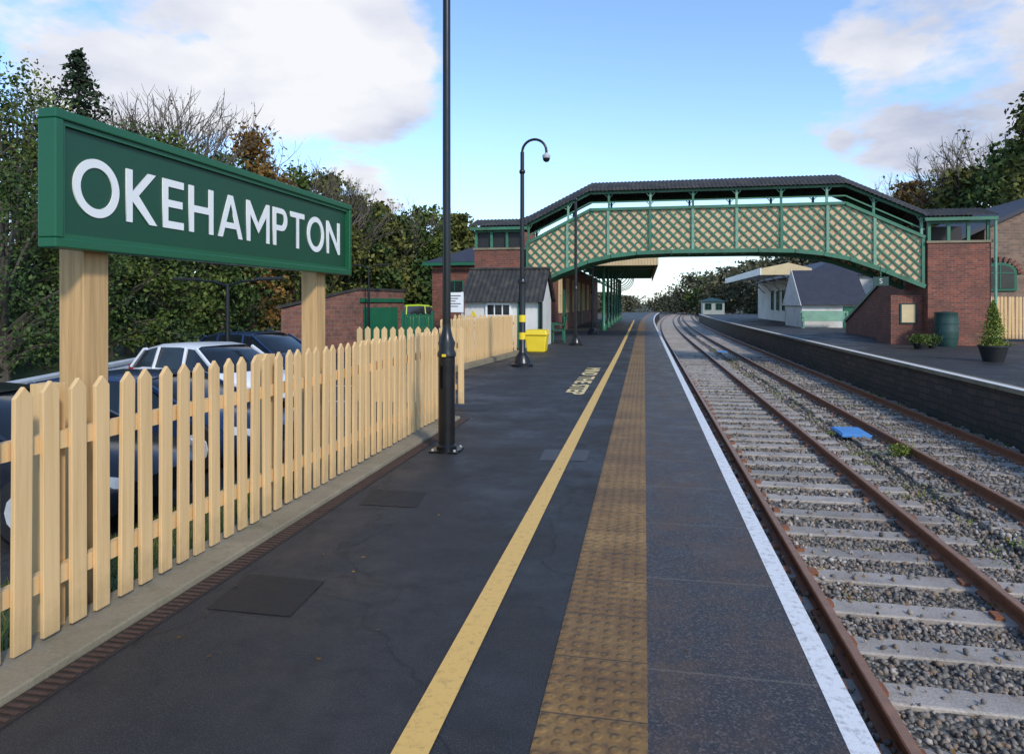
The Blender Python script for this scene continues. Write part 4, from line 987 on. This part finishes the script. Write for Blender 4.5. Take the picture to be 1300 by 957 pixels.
m = MB(); m.box(cw.x-.03,cw.x+.03,41.84,41.865,cw.z-.62,cw.z+.66); m.box(cw.x-.7,cw.x-.04,41.84,41.865,cw.z+.2,cw.z+.26); m.box(cw.x+.04,cw.x+.7,41.84,41.865,cw.z+.2,cw.z+.26); m.build('glazing_bar', green, w_)
m = MB()
for k in range(13):
    a=math.pi*k/12; m.bar((cw.x+.88*math.cos(a),41.97,cw.z+.27+.58*math.sin(a)),(cw.x+1.15*math.cos(a),41.97,cw.z+.27+.85*math.sin(a)),.1,.2,up=(0,1,0))
m.build('brick_arch', redb, b)
# ------------------------------------------------------------------ world, sun, camera
w = bpy.data.worlds.new('World'); S.world = w; w.use_nodes = True; nt = w.node_tree
bg = nt.nodes['Background']; sky = nn(nt,'ShaderNodeTexSky', sky_type='NISHITA'); sky.sun_disc = False
SE, SA = math.radians(34), math.radians(142)
sky.sun_elevation = SE; sky.sun_rotation = SA; sky.air_density = 1.0; sky.dust_density = .3; sky.ozone_density = 2.2
g = nn(nt,'ShaderNodeTexCoord').outputs['Generated']
sp = nn(nt,'ShaderNodeSeparateXYZ'); nt.links.new(g, sp.inputs[0])
zz = math_(nt,'ADD',math_(nt,'MAXIMUM',sp.outputs[2],0.0),.22)
cb = nn(nt,'ShaderNodeCombineXYZ'); nt.links.new(math_(nt,'DIVIDE',sp.outputs[0],zz),cb.inputs[0]); nt.links.new(math_(nt,'DIVIDE',sp.outputs[1],zz),cb.inputs[1]); cb.inputs[2].default_value = 3.7
nz = noise(nt, cb.outputs[0], 2.2, 11, .58); nz2 = noise(nt, cb.outputs[0], 1.9, 7, .55)
def blob(px, py, r_in, r_out):
    u = (px-650)/F; v = (HY-py)/F; d = Vector((-sT+u*cT, cT+u*sT, v)).normalized()
    dt = nn(nt,'ShaderNodeVectorMath',operation='DISTANCE'); nt.links.new(g, dt.inputs[0]); dt.inputs[1].default_value = d
    mr = nn(nt,'ShaderNodeMapRange'); mr.interpolation_type='SMOOTHSTEP'; nt.links.new(dt.outputs['Value'], mr.inputs[0]); mr.inputs[1].default_value = r_in; mr.inputs[2].default_value = r_out; mr.inputs[3].default_value = 1; mr.inputs[4].default_value = 0
    return mr.outputs[0]
mask = blob(180,-10,.10,.30)
for a in ((350,30,.10,.26),(450,90,.04,.20),(1250,40,.12,.30),(1320,140,.1,.32),(1180,20,.0,.16),(1200,205,.02,.12),(440,250,.02,.16),(1070,180,.0,.06)):
    mask = math_(nt,'MAXIMUM',mask,blob(*a))
horizon = nn(nt,'ShaderNodeMapRange'); nt.links.new(sp.outputs[2],horizon.inputs[0]); horizon.inputs[1].default_value=0; horizon.inputs[2].default_value=.26; horizon.inputs[3].default_value=.6; horizon.inputs[4].default_value=0
dens = math_(nt,'ADD',math_(nt,'MULTIPLY_ADD',nz,1.9,-1.42),math_(nt,'MULTIPLY',mask,.78))
dens = ramp(nt, dens, [(.03,(0,0,0)),(.24,(1,1,1))])
shade = math_(nt,'MULTIPLY_ADD',blob(1290,70,.05,.35),.2,0.0)
cc = ramp(nt, math_(nt,'ADD',nz2,shade), [(.44,(6.2,6.3,6.6)),(.60,(5.0,5.2,5.9)),(.80,(3.0,3.4,4.5))])
K = nn(nt,'ShaderNodeVectorMath',operation='MULTIPLY'); K.inputs[1].default_value = (1.45,1.58,1.72); nt.links.new(sky.outputs[0],K.inputs[0])
hz = mixc(nt, horizon.outputs[0], K.outputs[0], (4.1,5.0,6.0))
fin = mixc(nt, dens, hz, cc)
nt.links.new(fin, bg.inputs[0]); bg.inputs[1].default_value = .15
sl = bpy.data.lights.new('sun','SUN'); sl.energy = 2.8; sl.angle = math.radians(6); sl.color = (1,.93,.81)
so = bpy.data.objects.new('sun', sl); COL.objects.link(so)
sd = Vector((math.sin(SA)*math.cos(SE), math.cos(SA)*math.cos(SE), math.sin(SE)))
so.rotation_euler = sd.to_track_quat('Z','Y').to_euler(); so.location = sd*50
cam = bpy.data.cameras.new('camera'); co = bpy.data.objects.new('camera', cam); COL.objects.link(co)
co.location = (0,0,EYE); co.rotation_euler = (math.pi/2,0,TH); cam.sensor_width = 36; cam.lens = F/1300*36
cam.shift_y = -(478.5-HY)/1300; cam.clip_end = 5000; cam.clip_start = .05
S.camera = co
S.view_settings.view_transform = 'Standard'; S.view_settings.look = 'None'; S.view_settings.exposure = 0
